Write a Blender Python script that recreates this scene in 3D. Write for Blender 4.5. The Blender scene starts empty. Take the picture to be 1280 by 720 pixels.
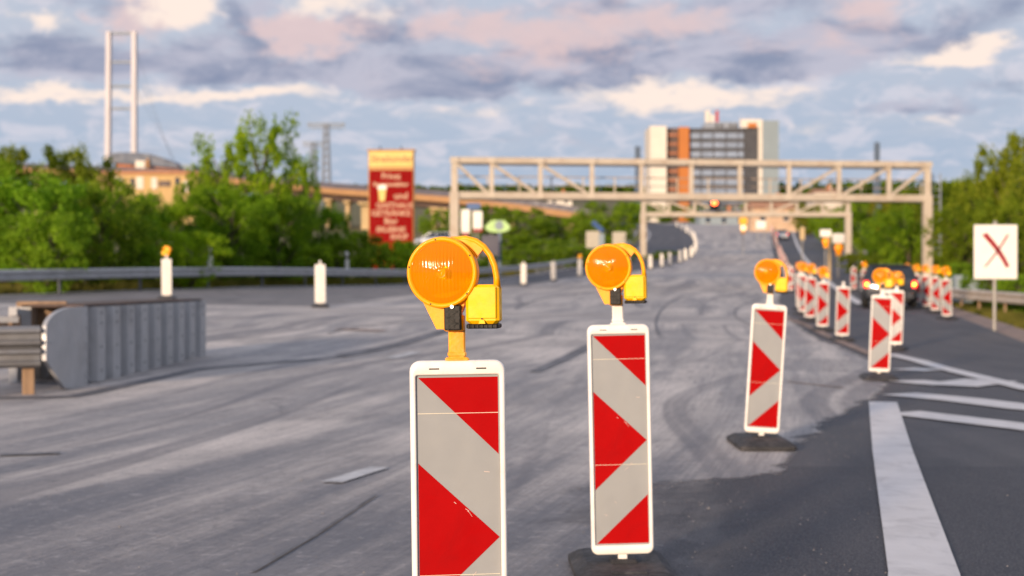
import bpy, math, random
from mathutils import Vector, Matrix, Euler, noise as mnoise

scene = bpy.context.scene
R = math.radians
rnd = random.Random(11)
F = 1778.0          # focal length of the photograph in its own pixels
CAMH = 1.37
HZ = 348.0

# ------------------------------------------------------------------ camera
cam_d = bpy.data.cameras.new("camera")
cam = bpy.data.objects.new("camera", cam_d)
scene.collection.objects.link(cam)
scene.camera = cam
cam_d.sensor_width = 36.0
cam_d.lens = 50.0
cam_d.clip_start = 0.05
cam_d.clip_end = 6000
cam.location = (0, 0, CAMH)
cam.rotation_euler = (R(90) - math.atan(12 / F), 0, 0)
cam_d.dof.use_dof = True
cam_d.dof.focus_distance = 4.35
cam_d.dof.aperture_fstop = 3.1
cam_d.dof.aperture_blades = 0

# ------------------------------------------------------------------ light
SUN_EL = 9.0
SUN_DIR = Vector((0.46, 0.89, 0)).normalized()     # way the light travels over the ground
sun_d = bpy.data.lights.new("sun", 'SUN')
sun = bpy.data.objects.new("sun", sun_d)
scene.collection.objects.link(sun)
sun_d.energy = 4.0
sun_d.angle = R(5.0)     # low sun veiled by thin cloud
sun_d.color = (1.0, 0.76, 0.54)
trav = Vector((SUN_DIR.x * math.cos(R(SUN_EL)), SUN_DIR.y * math.cos(R(SUN_EL)), -math.sin(R(SUN_EL))))
sun.rotation_euler = trav.to_track_quat('-Z', 'Y').to_euler()
sun.location = (-30, -30, 30)

scene.view_settings.view_transform = 'Standard'
scene.view_settings.look = 'None'
scene.view_settings.exposure = 0.5
scene.view_settings.gamma = 1.0
scene.render.engine = 'CYCLES'
scene.cycles.use_denoising = True
scene.cycles.max_bounces = 8
scene.cycles.diffuse_bounces = 3
scene.cycles.glossy_bounces = 3
scene.cycles.transmission_bounces = 6
scene.cycles.transparent_max_bounces = 10
scene.cycles.caustics_reflective = False
scene.cycles.caustics_refractive = False
scene.cycles.sample_clamp_indirect = 6


class NT:
    """small helper to write node trees as expressions"""
    def __init__(s, tree):
        s.t = tree
        s.n = tree.nodes
        s.l = tree.links

    def new(s, kind, **kw):
        n = s.n.new(kind)
        for k, v in kw.items():
            setattr(n, k, v)
        return n

    def put(s, sock, v):
        if v is None:
            return
        if isinstance(v, bpy.types.NodeSocket):
            s.l.new(v, sock)
        else:
            if isinstance(v, (tuple, list)) and len(v) == 3 and sock.type == 'RGBA':
                v = tuple(v) + (1,)
            sock.default_value = v

    def m(s, op, a, b=None, c=None, clamp=False):
        n = s.new('ShaderNodeMath', operation=op, use_clamp=clamp)
        s.put(n.inputs[0], a)
        s.put(n.inputs[1], b)
        if c is not None:
            s.put(n.inputs[2], c)
        return n.outputs[0]

    def mix(s, f, a, b, blend='MIX'):
        n = s.new('ShaderNodeMix', data_type='RGBA', blend_type=blend)
        s.put(n.inputs[0], f)
        s.put(n.inputs[6], a)
        s.put(n.inputs[7], b)
        return n.outputs[2]

    def noise(s, vec, scale, detail=4, rough=.55, dist=0.0):
        n = s.new('ShaderNodeTexNoise')
        s.put(n.inputs['Vector'], vec)
        n.inputs['Scale'].default_value = scale
        n.inputs['Detail'].default_value = detail
        n.inputs['Roughness'].default_value = rough
        n.inputs['Distortion'].default_value = dist
        return n.outputs['Fac']

    def ramp(s, f, a, b, lo=0.0, hi=1.0):
        n = s.new('ShaderNodeMapRange', interpolation_type='SMOOTHSTEP')
        s.put(n.inputs[0], f)
        n.inputs[1].default_value = a
        n.inputs[2].default_value = b
        n.inputs[3].default_value = lo
        n.inputs[4].default_value = hi
        return n.outputs[0]

    def xyz(s, x, y, z):
        n = s.new('ShaderNodeCombineXYZ')
        s.put(n.inputs[0], x)
        s.put(n.inputs[1], y)
        s.put(n.inputs[2], z)
        return n.outputs[0]

    def sep(s, v):
        n = s.new('ShaderNodeSeparateXYZ')
        s.put(n.inputs[0], v)
        return n.outputs


# ------------------------------------------------------------------ world: dusk sky with broken cloud
world = bpy.data.worlds.new("World")
scene.world = world
world.use_nodes = True
world.node_tree.nodes.clear()
w = NT(world.node_tree)
sky = w.new('ShaderNodeTexSky', sky_type='NISHITA', sun_disc=False)
sky.sun_elevation = R(SUN_EL)
sky.sun_rotation = math.atan2(-SUN_DIR.x, -SUN_DIR.y)
sky.air_density = 1.0
sky.dust_density = 1.5
tc = w.new('ShaderNodeTexCoord')
dx, dy, dz = w.sep(tc.outputs['Generated'])[:3]
az = w.m('MULTIPLY', w.m('ARCTAN2', dx, dy), 57.2958)
hyp = w.m('SQRT', w.m('ADD', w.m('MULTIPLY', dx, dx), w.m('MULTIPLY', dy, dy)))
el = w.m('MULTIPLY', w.m('ARCTAN2', dz, hyp), 57.2958)
# cloud space: az compressed, el stretched near the horizon
el2 = w.m('MULTIPLY', w.m('LOGARITHM', w.m('ADD', w.m('MAXIMUM', el, 0.0), 4.0), 2.71828), 16.0)
cv = w.xyz(az, el2, 0.0)
def nz(scale_x, scale_y, seed, detail=7, rough=.55, dist=.0):
    mp = w.new('ShaderNodeMapping')
    w.put(mp.inputs['Vector'], cv)
    mp.inputs['Scale'].default_value = (scale_x, scale_y, 1)
    mp.inputs['Location'].default_value = (seed * 3.1, seed * 1.7, seed)
    return w.noise(mp.outputs[0], 1.0, detail, rough, dist)
warp = w.m('MULTIPLY', w.m('SUBTRACT', nz(.35, .45, 5.3, 6, .62), .5), 3.4)
warp2 = w.m('MULTIPLY', w.m('SUBTRACT', nz(.30, .5, 9.1, 6, .62), .5), 2.2)
azw = w.m('ADD', az, w.m('MULTIPLY', warp, 1.5))
elw = w.m('ADD', el, w.m('MULTIPLY', warp2, 1.0))
def blob(x, y, sx, sy, amp=1.0):
    """soft patch at the photo's px position, given as azimuth / elevation"""
    a = math.degrees(math.atan((x - 640) / F)); e = math.degrees(math.atan((HZ - y) / F))
    kx = w.m('MULTIPLY', w.m('SUBTRACT', azw, a), 1 / (sx * .0322))
    ky = w.m('MULTIPLY', w.m('SUBTRACT', elw, e), 1 / (sy * .0322))
    r2 = w.m('ADD', w.m('MULTIPLY', kx, kx), w.m('MULTIPLY', ky, ky))
    return w.m('MULTIPLY', w.m('EXPONENT', w.m('MULTIPLY', r2, -1.0)), amp)
def total(lst):
    o = lst[0]
    for q in lst[1:]:
        o = w.m('ADD', o, q)
    return o
n_big = nz(.10, .22, 1.0, 8, .56, .3)
n_mid = nz(.20, .34, 2.0, 9, .60, .4)
n_puff = nz(.55, .9, 3.0, 6, .6, .6)
S = 10.0     # background strength is 0.1
def col(r, g, b):
    def l(c):
        c /= 255
        return (c / 12.92 if c <= .04045 else ((c + .055) / 1.055) ** 2.4) * S
    return (l(r), l(g), l(b), 1)
low = w.mix(w.ramp(el, 3.2, 9.5), col(172, 188, 210), col(188, 197, 214))
low = w.mix(w.m('MULTIPLY', w.ramp(n_mid, .42, .68), .45), low, col(198, 202, 214))
# clear Nishita sky takes over higher up between the clouds
base = w.mix(w.ramp(el, 14, 40, 0.0, .75), low, sky.outputs[0])
# soft pale cumulus tops
base = w.mix(w.m('MULTIPLY', w.ramp(n_puff, .46, .64), .60), base, col(222, 218, 228))
bright = total([blob(225, 12, 62, 30, 1.25), blob(60, 42, 45, 14, .95), blob(430, 8, 70, 20, .9), blob(300, 124, 150, 11, .95), blob(60, 128, 110, 9, .9),
                blob(820, 120, 95, 18, 1.2), blob(960, 124, 70, 8, .6), blob(1195, 80, 40, 18, 1.1), blob(1235, 62, 38, 10, .9), blob(1185, 92, 55, 9, .8),
                blob(600, 140, 120, 10, .45), blob(1170, 155, 40, 10, .55), blob(1010, 160, 30, 14, .5)])
pink = total([blob(380, 45, 56, 24, 1.4), blob(840, 30, 70, 24, .85), blob(690, 45, 90, 34, .95), blob(1085, 18, 50, 26, .8), blob(165, 30, 46, 34, .9), blob(560, 30, 90, 16, .7),
              blob(1020, 60, 110, 18, .45), blob(620, 90, 110, 16, .35)])
dark = total([blob(110, 90, 170, 26, 1.0), blob(120, 10, 80, 18, .7), blob(420, 92, 230, 24, 1.1), blob(320, 25, 34, 34, .8), blob(560, 105, 150, 18, .8), blob(640, 60, 150, 40, .5),
              blob(480, 40, 90, 22, .7), blob(760, 85, 120, 22, 1.0), blob(1080, 62, 130, 28, 1.2), blob(880, 55, 150, 40, .6), blob(950, 8, 110, 14, .8), blob(700, 8, 120, 12, .5),
              blob(960, 95, 90, 18, .9), blob(1240, 25, 60, 18, .6), blob(1130, 140, 160, 9, .65), blob(90, 165, 150, 16, .35), blob(1230, 120, 70, 12, .5), blob(700, 165, 200, 12, .25)])
mpb = w.ramp(w.m('ADD', dark, w.m('MULTIPLY', w.m('SUBTRACT', n_mid, .5), 2.1)), .18, .95)
upper = w.m('MULTIPLY', w.ramp(n_big, .44, .60), w.ramp(el, 11.5, 14))
mdark = w.m('MAXIMUM', mpb, upper)
cshade = w.mix(w.ramp(nz(.20, .42, 6.0, 9, .62, .5), .36, .62), col(136, 146, 173), col(192, 191, 207))
base = w.mix(w.m('MULTIPLY', mdark, .93), base, cshade)
base = w.mix(w.ramp(w.m('ADD', pink, w.m('MULTIPLY', w.m('SUBTRACT', n_puff, .5), 1.3)), .15, .9, 0, .85), base, col(226, 200, 200))
base = w.mix(w.ramp(w.m('ADD', bright, w.m('MULTIPLY', w.m('SUBTRACT', n_puff, .5), 1.1)), .22, 1.0), base, col(255, 236, 224))
# dim even grey below the horizon
base = w.mix(w.ramp(dz, -.02, -.10), base, (1.2, 1.2, 1.3, 1))
# unseen sky above the frame, brightened to light the ground
gain = w.ramp(el, 13, 35, 1.0, 1.75)
vm = w.new('ShaderNodeVectorMath', operation='SCALE')
w.put(vm.inputs[0], base); w.put(vm.inputs['Scale'], gain)
base = vm.outputs[0]
bg = w.new('ShaderNodeBackground')
w.put(bg.inputs[0], base)
bg.inputs[1].default_value = 0.072
wo = w.new('ShaderNodeOutputWorld')
w.l.new(bg.outputs[0], wo.inputs[0])
world.cycles.sampling_method = 'MANUAL'
world.cycles.sample_map_resolution = 512


# ------------------------------------------------------------------ materials
MATS = {}
def pmat(name, base, rough=.6, metal=0.0, var=.12, scale=6.0, bump=0.0, bscale=60, dirt=None, dirt_amt=.35, dscale=2.0,
         spec=.5, coat=0.0, sss=0.0, emit=None, estr=0.0, stretch=(1, 1, 1), rvar=.1):
    m = bpy.data.materials.new(name)
    m.use_nodes = True
    t = NT(m.node_tree)
    b = m.node_tree.nodes['Principled BSDF']
    co = t.new('ShaderNodeTexCoord').outputs['Object']
    mp = t.new('ShaderNodeMapping')
    mp.inputs['Scale'].default_value = stretch
    t.put(mp.inputs[0], co)
    v = mp.outputs[0]
    n1 = t.noise(v, scale, 5, .6)
    dk = tuple(c * (1 - var) for c in base); lt = tuple(min(1, c * (1 + var)) for c in base)
    c = t.mix(t.ramp(n1, .3, .7), dk, lt)
    if dirt:
        n2 = t.noise(v, dscale, 8, .68, .6)
        c = t.mix(t.m('MULTIPLY', t.ramp(n2, .46, .72), dirt_amt), c, dirt)
    t.put(b.inputs['Base Color'], c)
    t.put(b.inputs['Roughness'], t.ramp(t.noise(v, scale * 2.3, 4), .3, .7, max(.02, rough - rvar), min(1, rough + rvar)))
    b.inputs['Metallic'].default_value = metal
    b.inputs['Specular IOR Level'].default_value = spec
    b.inputs['Coat Weight'].default_value = coat
    if sss:
        b.inputs['Subsurface Weight'].default_value = sss
        b.inputs['Subsurface Radius'].default_value = (.02, .008, .002)
    if emit:
        b.inputs['Emission Color'].default_value = tuple(emit) + (1,)
        b.inputs['Emission Strength'].default_value = estr
    if bump:
        bn = t.new('ShaderNodeBump')
        bn.inputs['Strength'].default_value = bump
        bn.inputs['Distance'].default_value = .01
        t.put(bn.inputs['Height'], t.noise(v, bscale, 6, .65))
        t.l.new(bn.outputs[0], b.inputs['Normal'])
    MATS[name] = m
    return m

M = MATS
pmat('frame_plastic', (.84, .80, .74), .32, var=.03, scale=9, dirt=(.42, .38, .33), dirt_amt=.30, dscale=7, coat=.2)
pmat('sheet_white', (.29, .295, .295), .42, var=.03, scale=5, dirt=(.34, .33, .30), dirt_amt=.22, dscale=5)
pmat('sheet_red', (.36, .0008, .0015), .55, var=.06, scale=5, dirt=(.20, .003, .004), dirt_amt=.3, dscale=6, spec=.08)
pmat('board_back', (.72, .68, .62), .5, var=.05, dirt=(.4, .36, .3), dirt_amt=.4, dscale=4)
pmat('seam', (.74, .66, .5), .4)
pmat('scuff', (.66, .50, .44), .6)
pmat('slot_dark', (.05, .045, .04), .7, spec=.15)
pmat('lamp_orange', (1.0, .38, .0), .42, var=.04, scale=12, spec=.25, coat=.08, sss=.15, dirt=(.6, .2, .02), dirt_amt=.25, dscale=14)
pmat('lamp_yellow', (1.0, .52, .0), .42, var=.03, scale=12, spec=.25, coat=.08, sss=.12, dirt=(.62, .36, .03), dirt_amt=.3, dscale=16)
pmat('black_plastic', (.010, .010, .010), .5, var=.2, spec=.2)
pmat('grey_bolt', (.6, .6, .6), .35, metal=.8)
pmat('reflector', (1.0, .62, .10), .22, metal=.75, var=.10, scale=10)
pmat('bulb', (.55, .28, .05), .3, metal=.3)
pmat('neck_amber_glow', (.95, .38, .02), .45, var=.15, scale=18, dirt=(.9, .55, .18), dirt_amt=.7, dscale=16)  # amber light from the lamp put into the neck's colour
pmat('rubber', (.024, .024, .027), .75, var=.35, scale=12, bump=.9, bscale=45, dirt=(.12, .11, .11), dirt_amt=.45, dscale=6)
pmat('galv', (.44, .44, .445), .55, metal=.4, var=.06, scale=3, bump=.03, dirt=(.19, .18, .17), dirt_amt=.35, dscale=1.6)
pmat('galv_mid', (.20, .20, .205), .6, metal=.3, var=.1, scale=3, dirt=(.12, .10, .09), dirt_amt=.5, dscale=2)
pmat('galv_dark', (.10, .105, .12), .6, metal=.4, var=.2, scale=4, dirt=(.08, .06, .05), dirt_amt=.4)
pmat('rail_warm', (.48, .43, .38), .5, metal=.3, var=.12, scale=2, dirt=(.25, .18, .13), dirt_amt=.45)
pmat('rust_top', (.07, .045, .035), .85, var=.4, scale=5, dirt=(.15, .07, .04), dirt_amt=.6)
pmat('timber', (.30, .19, .11), .75, var=.2, scale=4, stretch=(3, 3, .4), dirt=(.2, .12, .07), dirt_amt=.5)
pmat('gantry_paint', (.46, .395, .315), .5, var=.06, scale=1.2, dirt=(.32, .22, .15), dirt_amt=.55, dscale=1.4)
pmat('gantry_dark', (.30, .24, .19), .65, var=.15, scale=1.5, dirt=(.15, .09, .06), dirt_amt=.5)
pmat('paint_white', (.60, .575, .56), .6, var=.05, scale=3, dirt=(.30, .285, .28), dirt_amt=.55, dscale=3.5, bump=.25, bscale=90)
pmat('paint_worn', (.50, .49, .48), .7, var=.15, scale=6, dirt=(.22, .215, .22), dirt_amt=.9, dscale=7, bump=.25, bscale=90)
pmat('tar_shade', (.11, .108, .115), .7, var=.4, scale=3)
pmat('sign_white', (.80, .76, .70), .5, var=.04, scale=2)
pmat('sign_red', (.28, .012, .018), .5, var=.15, scale=5)
pmat('sign_back', (.42, .38, .30), .6, var=.08)
pmat('sign_blue', (.07, .13, .28), .5)
pmat('sign_green', (.42, .62, .24), .5, var=.15)
pmat('post_grey', (.34, .32, .29), .55, metal=.3)
pmat('totem_red', (.23, .004, .004), .7, var=.05, scale=1, spec=.08)
pmat('totem_yellow', (.62, .45, .11), .5, var=.05, scale=1)
pmat('totem_text', (.46, .25, .15), .5)
pmat('totem_side', (.42, .20, .04), .5)
pmat('totem_brown', (.36, .17, .05), .5)
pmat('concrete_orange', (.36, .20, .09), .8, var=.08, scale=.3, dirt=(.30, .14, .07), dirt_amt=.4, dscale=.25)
pmat('concrete_tan', (.52, .38, .20), .8, var=.1, scale=.3, dirt=(.3, .2, .12), dirt_amt=.4, dscale=.3)
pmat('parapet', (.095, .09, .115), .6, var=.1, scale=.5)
pmat('plaster_yellow', (.52, .35, .15), .8, var=.06, scale=.4, dirt=(.5, .3, .14), dirt_amt=.3, dscale=.3)
pmat('brick', (.42, .17, .09), .85, var=.15, scale=.8)
pmat('white_wall', (.66, .60, .52), .7, var=.04, scale=.4)
pmat('white_grey', (.23, .28, .31), .7, var=.04, scale=.2)
pmat('dark_clad', (.055, .055, .062), .5, var=.2, scale=.3)
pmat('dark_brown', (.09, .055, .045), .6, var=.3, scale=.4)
pmat('orange_clad', (.44, .14, .02), .5, var=.05, scale=.2)
pmat('glass_pale', (.23, .28, .37), .35, var=.15, scale=.35, spec=.8)
pmat('glass_dark', (.03, .04, .055), .12, var=.3, scale=.5, spec=.8)
pmat('roof_blue', (.055, .075, .12), .5, var=.2, scale=.3)
pmat('roof_tile', (.40, .19, .10), .85, var=.2, scale=1.2, dirt=(.2, .1, .06), dirt_amt=.5)
pmat('tan_wall', (.52, .36, .24), .85, var=.15, scale=.6)
pmat('pylon_paint', (.56, .52, .54), .6, var=.03, scale=.02)
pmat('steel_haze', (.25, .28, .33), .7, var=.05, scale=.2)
pmat('steel_blue', (.10, .14, .20), .6, var=.1, scale=.3)
pmat('mast_red', (.42, .06, .05), .6)
pmat('car_dark', (.030, .034, .042), .25, metal=.3, var=.1, coat=.8, dirt=(.09, .085, .08), dirt_amt=.3, dscale=2)
pmat('car_silver', (.55, .57, .60), .3, metal=.5, var=.05, coat=.8)
pmat('car_glass', (.012, .016, .022), .06, spec=.9, var=.1)
pmat('tyre', (.015, .015, .016), .85, var=.2)
pmat('rim', (.35, .35, .36), .35, metal=.8)
pmat('plate_white', (.75, .75, .72), .5)
pmat('tail_light', (.5, .01, .008), .2, emit=(1.0, .045, .015), estr=2.2, coat=.5)
pmat('tail_core', (.9, .25, .02), .2, emit=(1.0, .22, .02), estr=14.0)
pmat('signal_red', (.9, .05, .02), .2, emit=(1.0, .10, .02), estr=9.0)
pmat('lamp_lit', (1.0, .26, .0), .3, emit=(1.0, .25, .0), estr=.5, coat=.3)
pmat('lamp_pale', (1.0, .75, .45), .3, emit=(1.0, .62, .3), estr=1.3)
pmat('bark', (.10, .075, .05), .9, var=.3, scale=3, bump=.8, bscale=12)
pmat('hill_mat', (.055, .075, .05), .95, var=.3, scale=.03)
pmat('yellow_board', (.85, .45, .03), .5)
pmat('gravel', (.24, .17, .14), .95, var=.3, scale=3, bump=.6, bscale=30, dirt=(.14, .11, .08), dirt_amt=.5)


pmat('stone_grey', (.20, .185, .18), .9, var=.4, scale=9)


def leaf_mat(name, c0, c1, c2):
    m = bpy.data.materials.new(name)
    m.use_nodes = True
    t = NT(m.node_tree)
    b = m.node_tree.nodes['Principled BSDF']
    out = m.node_tree.nodes['Material Output']
    g = t.new('ShaderNodeNewGeometry')
    oi = t.new('ShaderNodeObjectInfo')
    isl = g.outputs['Random Per Island']
    pn = t.noise(g.outputs['Position'], .55, 3, .6)
    c = t.mix(t.ramp(pn, .34, .66), c0, c1)
    c = t.mix(t.m('MULTIPLY', t.ramp(isl, .35, 1.0), .75), c, c2)
    c = t.mix(1.0, c, oi.outputs['Color'], 'MULTIPLY')
    t.put(b.inputs['Base Color'], c)
    b.inputs['Roughness'].default_value = .7
    b.inputs['Specular IOR Level'].default_value = .12
    tr = t.new('ShaderNodeBsdfTranslucent')
    hs = t.mix(1.0, c, (1.15, 1.15, .4, 1), 'MULTIPLY')
    t.put(tr.inputs[0], hs)
    mx = t.new('ShaderNodeMixShader')
    mx.inputs[0].default_value = .5
    t.l.new(b.outputs[0], mx.inputs[1])
    t.l.new(tr.outputs[0], mx.inputs[2])
    t.l.new(mx.outputs[0], out.inputs[0])
    MATS[name] = m
leaf_mat('leaf_fresh', (.085, .160, .010), (.17, .275, .014), (.27, .37, .03))
leaf_mat('leaf_dark', (.040, .078, .008), (.09, .15, .012), (.18, .24, .02))
leaf_mat('leaf_olive', (.085, .125, .010), (.165, .205, .014), (.26, .28, .03))
leaf_mat('grass_blade', (.09, .10, .02), (.16, .15, .035), (.24, .20, .05))


def lens_mat():
    m = bpy.data.materials.new('lens')
    m.use_nodes = True
    t = NT(m.node_tree)
    b = m.node_tree.nodes['Principled BSDF']
    out = m.node_tree.nodes['Material Output']
    b.inputs['Base Color'].default_value = (1.0, .36, .0, 1)
    b.inputs['Roughness'].default_value = .10
    b.inputs['Coat Weight'].default_value = .15
    b.inputs['Specular IOR Level'].default_value = .35
    tp = t.new('ShaderNodeBsdfTransparent')
    tp.inputs[0].default_value = (1.0, .66, .015, 1)
    mx = t.new('ShaderNodeMixShader')
    mx.inputs[0].default_value = .62
    t.l.new(b.outputs[0], mx.inputs[1])
    t.l.new(tp.outputs[0], mx.inputs[2])
    t.l.new(mx.outputs[0], out.inputs[0])
    MATS['lens'] = m
lens_mat()


def road_mats():
    # milled, dusty concrete-grey carriageway; UV = metres across, metres along
    m = bpy.data.materials.new('milled'); m.use_nodes = True
    t = NT(m.node_tree); b = m.node_tree.nodes['Principled BSDF']
    uv = t.new('ShaderNodeUVMap').outputs[0]
    u, v, _ = t.sep(uv)[:3]
    pos = t.new('ShaderNodeNewGeometry').outputs['Position']
    px_, py_, pz_ = t.sep(pos)[:3]
    wv = t.m('MULTIPLY', t.m('SUBTRACT', t.noise(uv, .028, 0, .4), .5), 4.0)
    uu = t.m('ADD', t.m('SUBTRACT', u, t.m('MULTIPLY', t.m('MINIMUM', v, 30.0), .27)), wv)
    streak = t.noise(t.xyz(t.m('MULTIPLY', uu, 1.3), t.m('MULTIPLY', v, .09), 0.0), 1.0, 7, .66, .15)
    streak2 = t.noise(t.xyz(t.m('MULTIPLY', uu, 5.0), t.m('MULTIPLY', v, .45), 3.0), 1.0, 8, .72)
    patch = t.noise(pos, .33, 7, .6, .8)
    fine = t.noise(pos, 26, 5, .7)
    c = t.mix(t.ramp(patch, .33, .68), (.40, .365, .34), (.68, .61, .55))
    c = t.mix(t.ramp(streak, .42, .60, .0, .72), c, (.22, .212, .215))
    c = t.mix(t.ramp(streak2, .50, .68, 0, .45), c, (.50, .46, .43))
    c = t.mix(t.m('MULTIPLY', t.ramp(streak2, .34, .48, 1, 0), .42), c, (.12, .12, .13))
    spots = t.noise(t.xyz(t.m('MULTIPLY', u, .9), t.m('MULTIPLY', v, .35), 8.0), 1.6, 5, .6, 1.2)
    c = t.mix(t.ramp(spots, .66, .74, 0, .6), c, (.09, .088, .092))
    scars = t.noise(t.xyz(t.m('MULTIPLY', px_, .8), t.m('MULTIPLY', py_, 1.9), 2.0), 1.3, 6, .7, .8)
    c = t.mix(t.ramp(scars, .60, .70, 0, .45), c, (.12, .118, .122))
    c = t.mix(t.ramp(scars, .42, .30, 0, .35), c, (.66, .61, .57))
    # the strip by the near end is darker, with streaks
    near_dark = t.m('ADD', t.ramp(py_, 14.5, 6.0), t.m('MULTIPLY', t.m('SUBTRACT', streak, .5), 2.2))
    c = t.mix(t.ramp(near_dark, .1, 1.0, 0, .74), c, (.10, .105, .125))
    c = t.mix(t.ramp(fine, .35, .65, .0, .22), c, (.09, .085, .085))
    # fine parallel milling grooves and grit
    groove = t.noise(t.xyz(t.m('MULTIPLY', uu, 34.0), t.m('MULTIPLY', v, .8), 1.0), 1.0, 3, .6)
    c = t.mix(t.ramp(groove, .46, .60, .0, .22), c, (.10, .10, .11))
    grit = t.noise(pos, 9.0, 6, .8, .5)
    c = t.mix(t.ramp(grit, .54, .66, 0, .35), c, (.55, .51, .48))
    c = t.mix(t.ramp(grit, .46, .36, 0, .45), c, (.10, .10, .11))
    # arcs of rubber left by turning lorries
    lin = t.noise(t.xyz(t.m('MULTIPLY', t.m('ADD', uu, t.m('MULTIPLY', t.m('SUBTRACT', t.noise(uv, .05, 1, .4), .5), 7.0)), 1.5), t.m('MULTIPLY', v, .02), 5.0), 1.0, 3, .5)
    c = t.mix(t.ramp(lin, .57, .64, 0, .50), c, (.10, .10, .115))
    # ragged border where the scraped surface runs out into the dark asphalt
    euv = t.new('ShaderNodeUVMap'); euv.uv_map = 'Edge'
    er, ey, _ = t.sep(euv.outputs[0])[:3]
    rag = t.m('ADD', er, t.m('MULTIPLY', t.m('SUBTRACT', t.noise(pos, 1.1, 8, .68, .6), .5), t.ramp(py_, 10.5, 9.3, .75, 2.4)))
    wide = t.ramp(py_, 9.9, 9.2, .10, 1.25)
    em = t.m('DIVIDE', t.m('SUBTRACT', rag, .22), wide, clamp=True)
    t.put(b.inputs['Base Color'], c)
    t.put(b.inputs['Alpha'], em)
    t.put(b.inputs['Roughness'], t.ramp(streak, .3, .7, .82, .62))
    b.inputs['Specular IOR Level'].default_value = .35
    bn = t.new('ShaderNodeBump'); bn.inputs['Strength'].default_value = .5; bn.inputs['Distance'].default_value = .012
    h = t.m('ADD', t.m('ADD', fine, t.m('MULTIPLY', groove, .9)), t.m('MULTIPLY', grit, 1.5))
    t.put(bn.inputs['Height'], h); t.l.new(bn.outputs[0], b.inputs['Normal'])
    MATS['milled'] = m
    # dark asphalt
    m = bpy.data.materials.new('asphalt'); m.use_nodes = True
    t = NT(m.node_tree); b = m.node_tree.nodes['Principled BSDF']
    uv = t.new('ShaderNodeUVMap').outputs[0]
    u, v, _ = t.sep(uv)[:3]
    pos = t.new('ShaderNodeNewGeometry').outputs['Position']
    px_, py_, pz_ = t.sep(pos)[:3]
    grain = t.noise(pos, 55, 3, .8)
    vor = t.new('ShaderNodeTexVoronoi'); t.put(vor.inputs['Vector'], pos); vor.inputs['Scale'].default_value = 75
    big = t.noise(pos, .45, 6, .6, .4)
    tracks = t.noise(t.xyz(t.m('MULTIPLY', u, 1.1), t.m('MULTIPLY', v, .06), 0.0), 1.0, 5, .55)
    c = t.mix(t.ramp(big, .3, .7), (.036, .037, .045), (.058, .057, .063))
    c = t.mix(t.ramp(tracks, .42, .66, 0, .55), c, (.092, .088, .094))
    # newer, darker overlay in front of a straight transverse joint
    near = t.m('LESS_THAN', py_, 10.35)
    c = t.mix(t.m('MULTIPLY', near, .6), c, (.020, .022, .032))
    # dust dragged off the milled surface
    dust = t.m('ADD', t.m('MULTIPLY', t.ramp(px_, 2.6, -.4), t.ramp(py_, 6.0, 9.6)), t.m('MULTIPLY', t.m('SUBTRACT', t.noise(t.xyz(px_, t.m('MULTIPLY', py_, 2.0), 0.0), .9, 7, .62, 1.0), .5), 1.9))
    c = t.mix(t.ramp(dust, .55, 1.15, 0, .80), c, (.23, .212, .205))
    c = t.mix(t.ramp(vor.outputs['Distance'], .05, .55, .55, 0), c, (.17, .165, .165))
    c = t.mix(t.ramp(t.noise(pos, 3.2, 7, .75, .4), .55, .75, 0, .5), c, (.11, .105, .11))
    t.put(b.inputs['Base Color'], c)
    t.put(b.inputs['Roughness'], t.ramp(grain, .3, .7, .58, .82))
    b.inputs['Specular IOR Level'].default_value = .35
    bn = t.new('ShaderNodeBump'); bn.inputs['Strength'].default_value = .55; bn.inputs['Distance'].default_value = .006
    t.put(bn.inputs['Height'], t.m('ADD', grain, vor.outputs['Distance'])); t.l.new(bn.outputs[0], b.inputs['Normal'])
    MATS['asphalt'] = m
    # ground with grass and soil
    m = bpy.data.materials.new('ground'); m.use_nodes = True
    t = NT(m.node_tree); b = m.node_tree.nodes['Principled BSDF']
    pos = t.new('ShaderNodeNewGeometry').outputs['Position']
    c = t.mix(t.ramp(t.noise(pos, .5, 8, .65, .5), .35, .65), (.050, .062, .014), (.135, .110, .035))
    c = t.mix(t.ramp(t.noise(pos, 9, 5, .7), .35, .7, 0, .6), c, (.17, .135, .06))
    t.put(b.inputs['Base Color'], c)
    b.inputs['Roughness'].default_value = .95
    bn = t.new('ShaderNodeBump'); bn.inputs['Strength'].default_value = .9; bn.inputs['Distance'].default_value = .06
    t.put(bn.inputs['Height'], t.noise(pos, 7, 6, .75)); t.l.new(bn.outputs[0], b.inputs['Normal'])
    MATS['ground'] = m
road_mats()


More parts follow.
